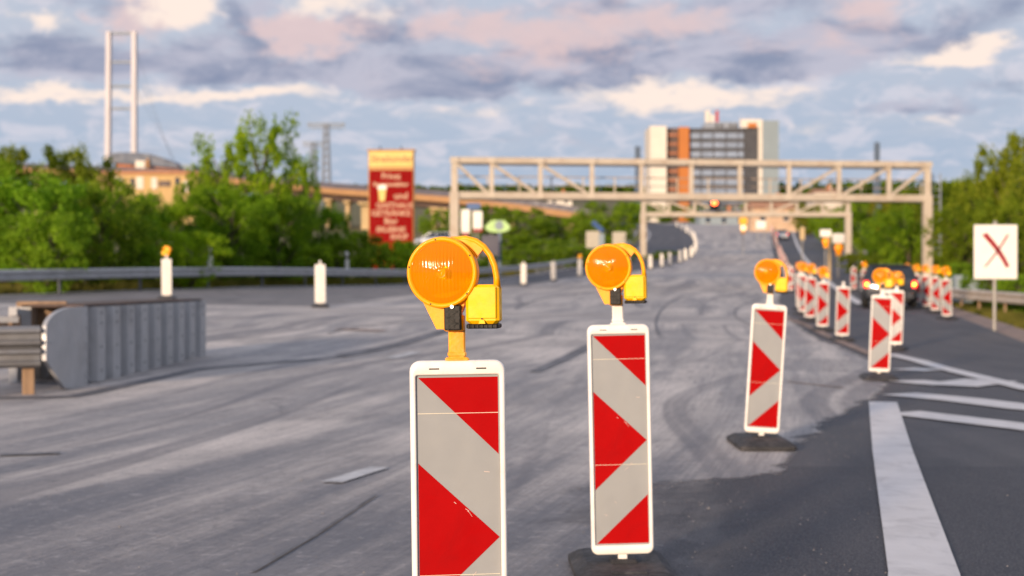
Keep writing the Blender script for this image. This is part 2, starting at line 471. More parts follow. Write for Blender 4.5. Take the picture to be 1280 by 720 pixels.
# ------------------------------------------------------------------ mesh helpers
class MB:
    def __init__(s):
        s.v = []; s.f = []; s.mi = []; s.sm = []; s.mats = []
    def mat(s, name):
        if name not in s.mats:
            s.mats.append(name)
        return s.mats.index(name)
    def add(s, vs, fs, mat, smooth=False, M_=None):
        o = len(s.v); k = s.mat(mat)
        if M_ is not None:
            vs = [M_ @ Vector(p) for p in vs]
        s.v += [tuple(p) for p in vs]
        for f in fs:
            s.f.append(tuple(i + o for i in f)); s.mi.append(k); s.sm.append(smooth)
        return s
    def box(s, c, d, mat, M_=None, bev=0.0):
        cx, cy, cz = c; x, y, z = d[0] / 2, d[1] / 2, d[2] / 2
        if bev <= 0:
            vs = [(cx + i * x, cy + j * y, cz + k * z) for k in (-1, 1) for j in (-1, 1) for i in (-1, 1)]
            fs = [(0, 2, 3, 1), (4, 5, 7, 6), (0, 1, 5, 4), (2, 6, 7, 3), (0, 4, 6, 2), (1, 3, 7, 5)]
            return s.add(vs, fs, mat, False, M_)
        b = min(bev, x * .9, y * .9, z * .9)
        rings = [(x - b, y - b, -z), (x, y, -z + b), (x, y, z - b), (x - b, y - b, z)]
        vs = []
        for (rx, ry, rz) in rings:
            q = min(b, rx * .9, ry * .9)
            for (px, py) in ((rx - q, -ry), (rx, -ry + q), (rx, ry - q), (rx - q, ry), (-rx + q, ry), (-rx, ry - q), (-rx, -ry + q), (-rx + q, -ry)):
                vs.append((cx + px, cy + py, cz + rz))
        fs = [tuple(reversed(range(8))), tuple(range(24, 32))]
        for r in range(3):
            for i in range(8):
                j = (i + 1) % 8
                fs.append((r * 8 + i, r * 8 + j, r * 8 + 8 + j, r * 8 + 8 + i))
        return s.add(vs, fs, mat, False, M_)
    def bar(s, p0, p1, wd, dp, mat, M_=None, bev=0):
        p0 = Vector(p0); p1 = Vector(p1); d = p1 - p0
        q = d.to_track_quat('Z', 'Y').to_matrix().to_4x4()
        T = Matrix.Translation((p0 + p1) / 2) @ q
        if M_ is not None:
            T = M_ @ T
        return s.box((0, 0, 0), (wd, dp, d.length), mat, T, bev)
    def beam(s, p0, p1, wd, ht, mat):
        """bar between two points, keeping its section upright: wd across, ht vertical"""
        p0 = Vector(p0); p1 = Vector(p1); d = (p1 - p0)
        y = d.normalized(); x = y.cross(Vector((0, 0, 1)))
        if x.length < 1e-4:
            x = Vector((1, 0, 0))
        x.normalize(); z = x.cross(y)
        m = Matrix((x, y, z)).transposed().to_4x4()
        return s.box((0, 0, 0), (wd, d.length, ht), mat, Matrix.Translation((p0 + p1) / 2) @ m)
    def cyl(s, p0, p1, r0, r1, mat, n=16, cap=True, smooth=True, M_=None):
        p0 = Vector(p0); p1 = Vector(p1)
        q = (p1 - p0).to_track_quat('Z', 'Y')
        vs = []
        for (p, r) in ((p0, r0), (p1, r1)):
            for i in range(n):
                a = 2 * math.pi * i / n
                vs.append(p + q @ Vector((r * math.cos(a), r * math.sin(a), 0)))
        fs = [(i, (i + 1) % n, n + (i + 1) % n, n + i) for i in range(n)]
        s.add(vs, fs, mat, smooth, M_)
        if cap:
            s.add(vs, [tuple(reversed(range(n))), tuple(range(n, 2 * n))], mat, False, M_)
        return s
    def tube(s, pts, rad, mat, n=8, M_=None, flat=1.0):
        pts = [Vector(p) for p in pts]; vs = []; fs = []
        for i, p in enumerate(pts):
            d = (pts[min(i + 1, len(pts) - 1)] - pts[max(i - 1, 0)]).normalized()
            q = d.to_track_quat('Z', 'Y')
            r = rad[i] if isinstance(rad, (list, tuple)) else rad
            for k in range(n):
                a = 2 * math.pi * k / n
                o_ = q @ Vector((r * math.cos(a), r * math.sin(a), 0))
                o_.y *= flat
                vs.append(p + o_)
        for i in range(len(pts) - 1):
            for k in range(n):
                j = (k + 1) % n
                fs.append((i * n + k, i * n + j, i * n + n + j, i * n + n + k))
        fs.append(tuple(reversed(range(n)))); fs.append(tuple(range((len(pts) - 1) * n, len(pts) * n)))
        return s.add(vs, fs, mat, True, M_)
    def prism(s, poly, y0, y1, mat, M_=None, smooth=False):
        """polygon in x,z (counter-clockwise seen from -y) extruded along y"""
        n = len(poly)
        vs = [(x, y0, z) for x, z in poly] + [(x, y1, z) for x, z in poly]
        fs = [tuple(range(n)), tuple(reversed(range(n, 2 * n)))]
        fs += [(i, i + n, (i + 1) % n + n, (i + 1) % n) for i in range(n)]
        return s.add(vs, fs, mat, smooth, M_)
    def lathe(s, prof, mat, n=40, M_=None, close=False, smooth=True):
        """profile of (r, y) turned about the y axis"""
        vs = []; fs = []
        for (r, y) in prof:
            for i in range(n):
                a = 2 * math.pi * i / n
                vs.append((r * math.cos(a), y, r * math.sin(a)))
        for k in range(len(prof) - 1):
            for i in range(n):
                j = (i + 1) % n
                fs.append((k * n + i, k * n + j, k * n + n + j, k * n + n + i))
        if close:
            fs.append(tuple(range((len(prof) - 1) * n, len(prof) * n)))
        return s.add(vs, fs, mat, smooth, M_)
    def loft(s, rings, mat, cap0=False, cap1=False, smooth=False, M_=None, closed=True):
        n = len(rings[0]); vs = [p for r in rings for p in r]; fs = []
        for k in range(len(rings) - 1):
            for i in range(n if closed else n - 1):
                j = (i + 1) % n
                fs.append((k * n + i, k * n + j, k * n + n + j, k * n + n + i))
        if cap0: fs.append(tuple(reversed(range(n))))
        if cap1: fs.append(tuple(range((len(rings) - 1) * n, len(rings) * n)))
        return s.add(vs, fs, mat, smooth, M_)
    def merge(s, o, M_=None):
        off = len(s.v)
        s.v += [tuple(M_ @ Vector(p)) if M_ is not None else p for p in o.v]
        for f, k, sm in zip(o.f, o.mi, o.sm):
            s.f.append(tuple(i + off for i in f)); s.mi.append(s.mat(o.mats[k])); s.sm.append(sm)
        return s
    def mesh(s, name):
        me = bpy.data.meshes.new(name)
        me.from_pydata(s.v, [], s.f)
        for m in s.mats:
            me.materials.append(MATS[m])
        me.polygons.foreach_set('material_index', s.mi)
        me.polygons.foreach_set('use_smooth', s.sm)
        me.update()
        return me
    def build(s, name, parent=None, loc=(0, 0, 0), rot=None):
        o = bpy.data.objects.new(name, s.mesh(name))
        scene.collection.objects.link(o)
        o.location = loc
        if rot: o.rotation_euler = rot
        if parent: o.parent = parent
        return o

def tag(o, label=None, cat=None, group=None, kind=None):
    if label: o['label'] = label
    if cat: o['category'] = cat
    if group: o['group'] = group
    if kind: o['kind'] = kind
    return o

def empty(name, loc, rz=0.0, label=None, cat=None, group=None):
    o = bpy.data.objects.new(name, None)
    scene.collection.objects.link(o)
    o.location = loc; o.rotation_euler = (0, 0, rz)
    o.empty_display_size = .2
    return tag(o, label, cat, group)

def copy_tree(o, parent=None):
    c = o.copy()
    scene.collection.objects.link(c)
    c.parent = parent
    for ch in list(o.children):
        copy_tree(ch, c)
    return c


# ------------------------------------------------------------------ terrain heights
def interp(pts, t):
    """smooth (Catmull-Rom / Hermite) interpolation through (t, value) pairs"""
    if t <= pts[0][0]: return pts[0][1]
    if t >= pts[-1][0]: return pts[-1][1]
    for i in range(len(pts) - 1):
        if t <= pts[i + 1][0]:
            break
    t0, a = pts[i]; t1, b = pts[i + 1]; h = t1 - t0; s_ = (b - a) / h
    def slope(k):
        if k <= 0 or k >= len(pts) - 1: return 0 if k <= 0 else (pts[-1][1] - pts[-2][1]) / (pts[-1][0] - pts[-2][0])
        s0 = (pts[k][1] - pts[k - 1][1]) / (pts[k][0] - pts[k - 1][0]); s1 = (pts[k + 1][1] - pts[k][1]) / (pts[k + 1][0] - pts[k][0])
        if s0 * s1 <= 0: return 0
        return 2 * s0 * s1 / (s0 + s1)
    m0 = slope(i); m1 = slope(i + 1)
    if i == 0: m0 = s_
    u = (t - t0) / h
    return ((2 * u**3 - 3 * u**2 + 1) * a + (u**3 - 2 * u**2 + u) * h * m0 + (-2 * u**3 + 3 * u**2) * b + (u**3 - u**2) * h * m1)

A_ = [(-400, 0), (12, 0), (22, .04), (30, .2), (40, .45), (55, .68), (75, .92), (95, 1.4), (125, 2.4), (155, 3.6), (190, 5.5), (240, 8.9), (300, 12.6), (340, 14.2), (400, 17.0), (460, 20), (600, 30), (900, 52), (1300, 60), (4000, 60)]
K_ = [(-400, 0), (14, 0), (24, .018), (32, .026), (50, .026), (75, .012), (110, 0), (4000, 0)]
XC_ = [(-400, 0), (30, 0), (40, 1.5), (75, 7), (110, 14), (4000, 14)]
def g(x, y):
    o = max(-14.0, min(14.0, x - interp(XC_, y)))
    return interp(A_, y) - interp(K_, y) * o

def P(px, Z):
    return (px - 640) * Z / F
def H(py, Z):
    return CAMH + (HZ - py) * Z / F
def hit(px, py):
    """where the view line of a photo pixel meets the ground"""
    Y = 3.0; st = .05
    prev = Y
    while Y < 500:
        if g(P(px, Y), Y) >= H(py, Y):
            break
        prev = Y; Y += max(.02, Y * .004)
    return (P(px, Y), Y)

# road edges as X over Y
RL = [(-30, -16), (41, -16), (54, -11.2), (71, -6.6), (104, 1), (115, 3), (142, 9), (190, 16), (240, 22), (280, 24.5), (340, 26), (420, 26)]
RR = [(-30, 12), (25, 10.2), (30.5, 11.2), (41, 13.1), (50, 14.9), (60, 17.2), (80, 21), (100, 25.5), (150, 36.5), (200, 47), (300, 66), (420, 88)]
ML = [(-30, -15), (30, -15), (35, -14.5), (38.0, -9.5), (38.9, -5.5), (48, -3.9), (55, -2.8), (74, .3), (85, 2.2), (96, 4.2), (108, 8.5), (116, 11.0), (122, 12.5), (137, 15.9), (155, 19.2), (170, 21.5), (190, 24.1), (215, 27.4), (240, 29.8), (280, 33), (340, 37), (420, 40)]
MR = [(-30, 1.5), (4, 1.5), (6.5, 1.6), (9.3, 1.75), (9.8, 2.0), (11.5, 2.55), (14.2, 3.56), (18.7, 5.2), (26, 6.6), (30.6, 6.9), (41, 8.2), (68, 13.1), (85, 16.2), (100, 18.9), (150, 27.9), (200, 36.8), (260, 47.5), (300, 54), (340, 60.5), (420, 74)]

def grid_lines(lo, hi, fine_lo, fine_hi, step, grow=1.22):
    out = []
    t = fine_lo
    while t <= fine_hi: out.append(t); t += step
    st = step; t = fine_hi
    while t < hi: st *= grow; t += st; out.append(min(t, hi))
    st = step; t = fine_lo; pre = []
    while t > lo: st *= grow; t -= st; pre.append(max(t, lo))
    return list(reversed(pre)) + out

def terrain():
    xs = grid_lines(-3000, 3000, -44, 90, 1.0)
    ys = grid_lines(-3000, 3500, -8, 345, 1.0)
    mb = MB(); n = len(xs); vs = []
    for y in ys:
        l = interp(RL, y); r = interp(RR, y)
        for x in xs:
            z = g(x, y) - .10
            e = max(l - x, x - r, 0.0)
            if e > 0:
                # verge drops a little, then rolls
                z += min(.06, e * .05) if e < 2 else .06
                if e > 4:
                    z += min(1.0, (e - 4) / 20) * 1.2 * mnoise.noise(Vector((x * .04, y * .04, 0)))
                if y > 500:
                    z += min(1, (y - 500) / 600) * 16 * mnoise.noise(Vector((x * .0035, y * .002, 4)))
            vs.append((x, y, z))
    fs = [(j * n + i, j * n + i + 1, (j + 1) * n + i + 1, (j + 1) * n + i) for j in range(len(ys) - 1) for i in range(n - 1)]
    mb.add(vs, fs, 'ground', True)
    return tag(mb.build('ground'), kind='structure')
terrain()

def ribbon(name, lf, rf, y0, y1, off, mat, cols=24, step=.5, jag=0.0):
    mb = MB(); vs = []; ys = []; y = y0
    while y < y1:
        ys.append(y); y += step if y < 120 else step * 2
    ys.append(y1)
    uvs = []
    for y in ys:
        a = interp(lf, y); b = interp(rf, y)
        if jag:
            b += jag * mnoise.noise(Vector((y * .9, 3.3, 0))) + jag * .5 * mnoise.noise(Vector((y * 3.1, 1.3, 0)))
        c0 = interp(ML, y)
        for i in range(cols + 1):
            x = a + (b - a) * i / cols
            vs.append((x, y, g(x, y) + off + min(.05, max(0, y - 40) * .00025)))
            uvs.append((x - c0, y))
    n = cols + 1
    fs = [(j * n + i, j * n + i + 1, (j + 1) * n + i + 1, (j + 1) * n + i) for j in range(len(ys) - 1) for i in range(cols)]
    mb.add(vs, fs, mat, True)
    o = mb.build(name)
    uvl = o.data.uv_layers.new(name='UVMap')
    for lp in o.data.loops:
        uvl.data[lp.index].uv = uvs[lp.vertex_index]
    e2 = o.data.uv_layers.new(name='Edge')
    for lp in o.data.loops:
        x_, y_, _z = vs[lp.vertex_index]
        e2.data[lp.index].uv = (interp(rf, y_) - x_, y_)
    return tag(o, kind='structure')

ribbon('road', RL, RR, -20, 400, 0.0, 'asphalt', 34, 1.0)
ribbon('milled_road', ML, MR, -20, 400, .004, 'milled', 36, .25, jag=0)

def strip(pts, wd, mat, name, off=.014, kind='structure', w1=None, step=.35):
    """painted or tar strip following the ground along world points"""
    P_ = [Vector((a, b)) for a, b in pts]
    line = []
    for a, b in zip(P_, P_[1:]):
        n = max(1, int((b - a).length / step))
        for i in range(n): line.append(a.lerp(b, i / n))
    line.append(P_[-1])
    vs = []
    L = len(line)
    for i, p in enumerate(line):
        d = (line[min(i + 1, L - 1)] - line[max(i - 1, 0)]).normalized(); nrm = Vector((-d.y, d.x))
        ww = wd if w1 is None else wd + (w1 - wd) * i / (L - 1)
        for k in (1, 0, -1):
            q = p + nrm * ww / 2 * k
            vs.append((q.x, q.y, g(q.x, q.y) + off + min(.05, max(0, q.y - 40) * .00025)))
    fs = [(i * 3 + k, i * 3 + k + 1, i * 3 + 4 + k, i * 3 + 3 + k) for i in range(L - 1) for k in (0, 1)]
    mb = MB().add(vs, fs, mat, True)
    return tag(mb.build(name), kind=kind)

# painted markings --------------------------------------------------------
strip([(.5, 1.5), (1.9, 6.55), (3.0, 11.2), (4.07, 15.6)], .33, 'paint_white', 'road_marking', w1=.30)
strip([hit(1128, 517), hit(1205, 526), hit(1285, 536), (5.6, 11.0)], .50, 'paint_white', 'road_marking')
strip([hit(1124, 494), hit(1200, 501), hit(1285, 511), (6.3, 13.6)], .58, 'paint_white', 'road_marking')
strip([hit(1132, 477), hit(1190, 483)], .60, 'paint_white', 'road_marking')
strip([hit(1186, 483.5), hit(1240, 477)], .75, 'paint_white', 'road_marking', off=.018)
strip([hit(1134, 464), hit(1163, 462)], .55, 'paint_white', 'road_marking')
strip([hit(1112, 444), hit(1150, 453), hit(1205, 468), hit(1290, 489), (7.6, 12.5)], .30, 'paint_white', 'road_marking', off=.022)
strip([hit(414, 606), hit(474, 587)], .15, 'paint_worn', 'road_marking')
strip([hit(488, 449), hit(520, 441)], .22, 'paint_worn', 'road_marking')
for a, b in (((285, 386), (318, 384)), ((430, 377), (455, 375)), ((600, 367), (625, 364))):
    p, q = hit(*a), hit(*b)
    strip([p, q], .16, 'paint_worn', 'road_marking')
wl = [(y, interp(MR, y) + 2.7 + max(0, (y - 60)) * .004) for y in range(52, 330, 6)]
strip([(x, y) for y, x in wl], .35, 'paint_white', 'road_marking', off=.03, step=1)
strip([(interp(RL, y) + 1.2, y) for y in range(40, 330, 6)], .2, 'paint_white', 'road_marking', off=.03, step=1)
# tar seams, tyre marks, the barrier's shadow painted as dark strips
strip([hit(428, 446), hit(500, 431), hit(562, 413)], .30, 'tar_shade', 'tar_shade_seam', w1=.35)  # tar strip carrying on the barrier's painted shadow
strip([hit(668, 466), hit(705, 449), hit(742, 431), hit(775, 420)], .16, 'tar_shade', 'tar_shade_seam', w1=.3)
strip([hit(316, 718), hit(395, 672), hit(470, 622)], .022, 'tar_shade', 'tar_shade_seam')
strip([hit(0, 571), hit(75, 569)], .12, 'tar_shade', 'tar_shade_seam')
strip([hit(-30, 500), hit(90, 497), hit(250, 462), hit(430, 447)], .22, 'tar_shade', 'tar_shade_seam', off=.012)  # seam at the barrier base, mostly the barrier's shadow painted dark
def arc(cx, cy, rx, ry, a0, a1, wd, n=26):
    pts = [hit(cx + rx * math.cos(R(a0 + (a1 - a0) * i / n)), cy + ry * math.sin(R(a0 + (a1 - a0) * i / n))) for i in range(n + 1)]
    strip(pts, wd, 'tar_shade', 'tyre_mark', off=.013)
arc(1010, 392, 92, 22, 110, 235, .05)
arc(890, 405, 70, 40, 160, 240, .06)
arc(720, 430, 330, 36, 200, 290, .06)
strip([hit(984, 478), hit(1055, 486)], .07, 'gravel', 'tar_shade_seam')
arc(880, 372, 90, 26, 150, 262, .12)
arc(770, 395, 130, 30, 195, 300, .10)

strip([hit(962, 392), hit(1010, 408), hit(1090, 444)], .22, 'gravel', 'joint_strip', off=.02)
strip([hit(425, 412), hit(480, 415)], .5, 'gravel', 'rubble_patch', off=.016)
# gravel verge at the right
vp = [(x + .45, y) for y, x in [(yy, interp(RR, yy)) for yy in range(12, 62, 2)]]
strip(vp, 1.0, 'gravel', 'verge', off=-.02)

def tufts(name, pts_fn, n, h, label):
    mb = MB(); vs = []; fs = []
    for i in range(n):
        x, y = pts_fn()
        z = g(x, y) - .06
        for k in range(5):
            a = rnd.uniform(0, 6.28); hh = h * rnd.uniform(.5, 1.3); wd = .012 + .02 * rnd.random()
            bx = x + rnd.uniform(-.08, .08); by = y + rnd.uniform(-.08, .08)
            lx, ly = math.cos(a) * hh * .4, math.sin(a) * hh * .4
            o = len(vs)
            vs += [(bx - wd, by, z), (bx + wd, by, z), (bx + lx, by + ly, z + hh)]
            fs.append((o, o + 1, o + 2))
    mb.add(vs, fs, 'grass_blade')
    o = mb.build(name)
    return tag(o, label, kind='stuff', cat='grass')
def right_verge():
    y = rnd.uniform(20, 75); return interp(RR, y) + 1.0 + rnd.random() ** 1.5 * 9, y
def left_verge():
    y = rnd.uniform(36, 110); return interp(RL, y) - .2 - rnd.random() * 3.0, y
tufts('grass', right_verge, 9000, .16, 'dry olive grass on the verge in front of the right guardrail')
tufts('grass', left_verge, 5000, .35, 'green grass growing under the left guardrail')


# ------------------------------------------------------------------ beacons
def rrect(wd, ht, r, y, n=5, cz=0.0):
    pts = []
    for (sx, sz, a0) in ((1, -1, -90), (1, 1, 0), (-1, 1, 90), (-1, -1, 180)):
        for i in range(n + 1):
            a = R(a0 + 90 * i / n)
            pts.append((sx * (wd / 2 - r) + r * math.cos(a), y, cz + sz * (ht / 2 - r) + r * math.sin(a)))
    return pts

FW, FH = .285, 1.05
PW, PH = .240, .955
FC = .098 + FH / 2          # height of the frame's centre over the road
def frame_mb():
    m = MB()
    rings = [rrect(FW - .03, FH - .03, .018, .024, cz=FC), rrect(FW - .008, FH - .008, .028, .021, cz=FC), rrect(FW, FH, .032, .012, cz=FC), rrect(FW, FH, .032, -.014, cz=FC),
             rrect(FW - .005, FH - .005, .031, -.020, cz=FC), rrect(FW - .014, FH - .014, .028, -.024, cz=FC), rrect(PW + .018, PH + .018, .009, -.024, cz=FC),
             rrect(PW + .012, PH + .012, .007, -.022, cz=FC), rrect(PW + .008, PH + .008, .006, -.013, cz=FC)]
    m.loft(rings, 'frame_plastic', cap0=False, smooth=True)
    m.loft([rrect(FW - .03, FH - .03, .018, .0241, cz=FC)], 'board_back', cap0=False)
    # back face
    m.add(rrect(FW - .03, FH - .03, .018, .024, cz=FC), [tuple(reversed(range(24)))], 'board_back')
    for z in (FC - .3, FC, FC + .3):
        m.box((0, .027, z), (FW - .06, .008, .02), 'board_back')
    m.box((0, .030, FC), (.035, .014, FH - .08), 'board_back')
    # lower spigot
    m.box((0, 0, .05), (.042, .030, .10), 'frame_plastic', bev=.004)
    # moulded slots near the top edge
    for x in (-.07, .07):
        m.box((x, -.0235, FC + FH / 2 - .024), (.030, .003, .004), 'slot_dark')
    return m
def panel_mb(flip=1):
    m = MB()
    hw, hh = PW / 2 + .003, PH / 2 + .003
    m.box((0, -.0105, FC), (PW + .007, .005, PH + .007), 'sheet_white')
    def T(x, t):     # x 0..1 left-right, t 0..1 top-down
        return (flip * (x - .5) * PW, FC + (.5 - t) * PH)
    for poly in (((0.01, .003), (1, .003), (1, .245)), ((0, .27), (1, .505), (0, .74)), ((0.01, .997), (1, .765), (1, .997))):
        pp = [T(*q) for q in poly]
        area = sum(pp[i][0] * pp[(i + 1) % 3][1] - pp[(i + 1) % 3][0] * pp[i][1] for i in range(3))
        if area < 0: pp.reverse()
        m.prism(pp, -.0138, -.0128, 'sheet_red')
    for t in (.115, .62):
        m.box((0, -.0139, FC + (.5 - t) * PH), (PW, .0006, .0016), 'seam')
    return m
def scuffs_mb():
    m = MB(); r_ = random.Random(3)
    for (x, t, a) in ((.62, .425, .8), (.60, .418, .6), (.64, .432, 1.0), (.45, .395, .7), (.38, .80, .9), (.60, .64, -.7), (.68, .62, -.9), (.2, .86, .3), (.85, .3, .1)):
        M_ = Matrix.Translation(((x - .5) * PW, -.0142, FC + (.5 - t) * PH)) @ Matrix.Rotation(a, 4, 'Y')
        m.box((0, 0, 0), (r_.uniform(.008, .022), .0004, r_.uniform(.0008, .0018)), 'scuff', M_)
    return m
def foot_mb():
    m = MB()
    rings = []
    for (wd, dp, z) in ((.45, .78, 0), (.45, .78, .028), (.36, .66, .062), (.34, .62, .066)):
        c = .025
        rings.append([(wd / 2 - c, -dp / 2, z), (wd / 2, -dp / 2 + c, z), (wd / 2, dp / 2 - c, z), (wd / 2 - c, dp / 2, z), (-wd / 2 + c, dp / 2, z), (-wd / 2, dp / 2 - c, z), (-wd / 2, -dp / 2 + c, z), (-wd / 2 + c, -dp / 2, z)])
    m.loft(rings, 'rubber', cap0=True, cap1=True)
    m.box((0, 0, .066), (.12, .13, .024), 'rubber', bev=.006)
    for y in (-.26, .26):
        m.box((0, y, .066), (.16, .06, .016), 'rubber', bev=.005)
    for x in (-.17, .17):
        for y in (-.3, -.1, .1, .3):
            m.box((x * .98, y, .048), (.05, .07, .012), 'rubber', bev=.004)
    return m
def neck_mb(mat='frame_plastic'):
    m = MB(); top = FC + FH / 2
    m.box((0, 0, top + .003), (.072, .040, .012), mat, bev=.005)
    m.box((0, 0, top + .055), (.050, .030, .105), mat, bev=.006)
    m.box((0, 0, top + .018), (.056, .034, .02), mat, bev=.006)
    return m
LC = Vector((-.036, -.012, FC + FH / 2 + .262))      # lamp centre
LM = Matrix.Translation(LC) @ Matrix.Rotation(R(-13), 4, 'Z')
def housing_mb():
    m = MB()
    m.lathe([(.090, -.034), (.094, -.042), (.100, -.044), (.1045, -.040), (.106, -.030), (.1045, -.018), (.102, -.012), (.100, .030), (.096, .042), (.075, .050), (.03, .053), (.002, .053)], 'lamp_orange', 56, LM)
    m.lathe([(.1065, -.012), (.1075, -.008), (.1065, -.002)], 'lamp_orange', 56, LM)
    # yoke tapering down to the clamp
    m.prism([(-.022, -.168), (.030, -.168), (.078, -.060), (.06, -.05), (-.05, -.07), (-.066, -.078)][::1], -.018, .026, 'lamp_orange', LM)
    m.box((.028, .004, -.150), (.060, .04, .05), 'lamp_orange', LM, bev=.005)
    # web between ring and carrying handle
    m.prism([(.030, .098), (.070, .074), (.098, .040), (.104, .052), (.120, .070), (.100, .090), (.060, .104)], .0, .026, 'lamp_orange', LM)
    for a in (30, 100, 170, 250, 320):
        x, z = .0985 * math.cos(R(a)), .0985 * math.sin(R(a))
        m.cyl((x, -.0445, z), (x, -.040, z), .0026, .0026, 'slot_dark', 8, M_=LM)
    return m
def lens_mb():
    m = MB(); nr, na = 26, 128; vs = []; fs = []
    for i in range(nr + 1):
        r = .0925 * i / nr
        for k in range(na):
            a = 2 * math.pi * k / na; x = r * math.cos(a); z = r * math.sin(a)
            dome = .015 * (1 - (r / .0925) ** 2)
            rib = .0016 * abs(math.sin(math.pi * x / .0105))
            if r < .018: rib = .0022 * abs(math.sin(math.pi * r / .0055))
            vs.append((x, -.037 - dome - rib, z))
    for i in range(nr):
        for k in range(na):
            j = (k + 1) % na
            fs.append((i * na + k, i * na + j, (i + 1) * na + j, (i + 1) * na + k))
    m.add(vs, fs, 'lens', True, LM)
    return m
def reflector_mb():
    m = MB()
    m.lathe([(.090, -.032), (.080, -.022), (.064, -.008), (.045, .004), (.025, .012), (.010, .015), (.001, .015)], 'reflector', 48, LM)
    m.cyl((0, .014, 0), (0, -.022, 0), .011, .009, 'bulb', 14, M_=LM)
    m.box((0, -.024, 0), (.020, .006, .026), 'bulb', LM, bev=.002)
    return m
def battery_mb():
    m = MB()
    m.box((.118, .004, -.095), (.100, .072, .116), 'lamp_yellow', LM, bev=.010)
    m.box((.118, -.0335, -.090), (.084, .005, .094), 'lamp_yellow', LM, bev=.004)
    m.prism([(.108, -.152), (.128, -.152), (.124, -.140), (.112, -.140)], -.038, -.030, 'lamp_yellow', LM)
    m.cyl((.118, -.0375, -.138), (.118, -.0340, -.138), .0028, .0028, 'slot_dark', 8, M_=LM)
    m.box((.118, .004, -.160), (.096, .070, .014), 'black_plastic', LM, bev=.003)
    for i in range(7):
        m.box((.078 + i * .0135, -.033, -.160), (.004, .006, .010), 'slot_dark', LM)
    return m
def handle_mb():
    m = MB()
    pts = [(.020, .012, .099), (.065, .012, .101), (.095, .012, .092), (.118, .012, .076), (.138, .010, .050), (.151, .008, .018), (.157, .006, -.015), (.159, .004, -.05)]
    m.tube(pts, [.008, .009, .0095, .0095, .0095, .0095, .0095, .011], 'lamp_orange', 12, LM, flat=1.5)
    return m
def bracket_mb():
    m = MB(); cx, cz = .030, -.134
    m.box((cx, -.028, cz), (.050, .020, .074), 'black_plastic', LM, bev=.003)
    for i in range(3):
        for j in range(4):
            m.box((cx - .0155 + i * .0155, -.0385, cz - .026 + j * .0175), (.010, .003, .011), 'slot_dark', LM)
    for j in range(4):
        M2 = LM @ Matrix.Translation((cx, -.040, cz - .026 + j * .0175)) @ Matrix.Rotation(R(35 if j % 2 else -35), 4, 'Y')
        m.box((0, 0, 0), (.040, .002, .0022), 'black_plastic', M2)
    m.cyl((cx, -.045, cz + .033), (cx, -.036, cz + .033), .0055, .0055, 'grey_bolt', 8, M_=LM)
    return m
def plain_back_panel(): return panel_mb(1)

ME = {}
def proto_mesh(key, fn):
    if key not in ME:
        ME[key] = fn().mesh(key)
    return ME[key]
def part(name, key, fn, parent):
    o = bpy.data.objects.new(name, proto_mesh(key, fn))
    scene.collection.objects.link(o)
    o.parent = parent
    return o

def small_beacon(flip, lamp):
    def f():
        m = MB().merge(frame_mb()).merge(panel_mb(flip)).merge(foot_mb()).merge(neck_mb())
        if lamp:
            for q in (housing_mb, reflector_mb, battery_mb, handle_mb, bracket_mb): m.merge(q())
            m.lathe([(.0925, -.037), (.06, -.044), (.001, -.049)], 'lens', 24, LM)
        return m
    return f

def beacon(x, y, label, yaw=0.0, lean=0.0, lamp=True, flip=1, group='beacons', neck='frame_plastic', small=False, lampyaw=None, scuff=False, tip=0.0, dz=0.0):
    z = g(x, y) + .012 + min(.05, max(0, y - 40) * .00025) + dz
    if small:
        o = bpy.data.objects.new('traffic_beacon', proto_mesh('small_%d_%d' % (flip, lamp), small_beacon(flip, lamp)))
        scene.collection.objects.link(o)
        o.location = (x, y, z); o.rotation_euler = (R(tip), R(lean), R(yaw))
        return tag(o, label, 'beacon', group)
    root = empty('traffic_beacon', (x, y, z), R(yaw), label, 'beacon', group)
    root.rotation_euler = (0, 0, R(yaw))
    ft = part('foot', 'foot', foot_mb, root)
    bd = []
    bd.append(part('frame', 'frame', frame_mb, root))
    pn = part('panel', 'panel%d%d' % (flip, scuff), lambda: panel_mb(flip).merge(scuffs_mb()) if scuff else panel_mb(flip), root)
    bd.append(pn)
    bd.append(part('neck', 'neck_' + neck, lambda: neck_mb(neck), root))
    if lamp:
        h = part('warning_lamp', 'housing', housing_mb, root)
        bd.append(h)
        part('lens', 'lens', lens_mb, h); part('reflector', 'reflector', reflector_mb, h); part('battery_box', 'battery_box', battery_mb, h)
        part('handle', 'handle', handle_mb, h); part('bracket', 'bracket', bracket_mb, h)
    for o in bd:
        o.rotation_euler = (R(tip), R(lean), 0)
        if o.name.startswith('warning_lamp') and lampyaw:
            o.rotation_euler = (R(tip), R(lean), R(lampyaw))
    return root

near = 'red and white beacons along the right edge of the milled road'
beacon(-.640 + .49, 4.25, 'nearest and largest beacon, its amber lamp on a neck painted with amber glow', yaw=5, lean=-.7, group=near, neck='neck_amber_glow', scuff=True, dz=-.034)
beacon(.508, 6.5, 'second nearest beacon, with its amber lamp on a white neck', yaw=2, lean=-1.2, group=near, scuff=True)
beacon(2.03, 11.6, 'third beacon, leaning right, its whole black rubber foot on the milled edge', yaw=0, lean=3.6, group=near)
beacon(5.03, 19.5, 'fourth beacon, in front of the dark car, standing where the white gore lines begin', yaw=-8, lean=2.3, group=near)
beacon(7.48, 27.8, 'beacon half hidden behind the fourth one, covering the middle of the dark car', yaw=-20, lean=2, group=near)
beacon(7.1, 30.6, 'beacon without a lamp standing alone left of the dark car', yaw=-4, lean=1.5, lamp=False, group=near)
beacon(7.42, 34, 'front beacon of the tight lamp-topped row left of the lampless one', yaw=-2, lean=1, group=near)
beacon(7.95, 38, 'second beacon of the tight lamp-topped row left of the dark car', yaw=2, lean=2, group=near)
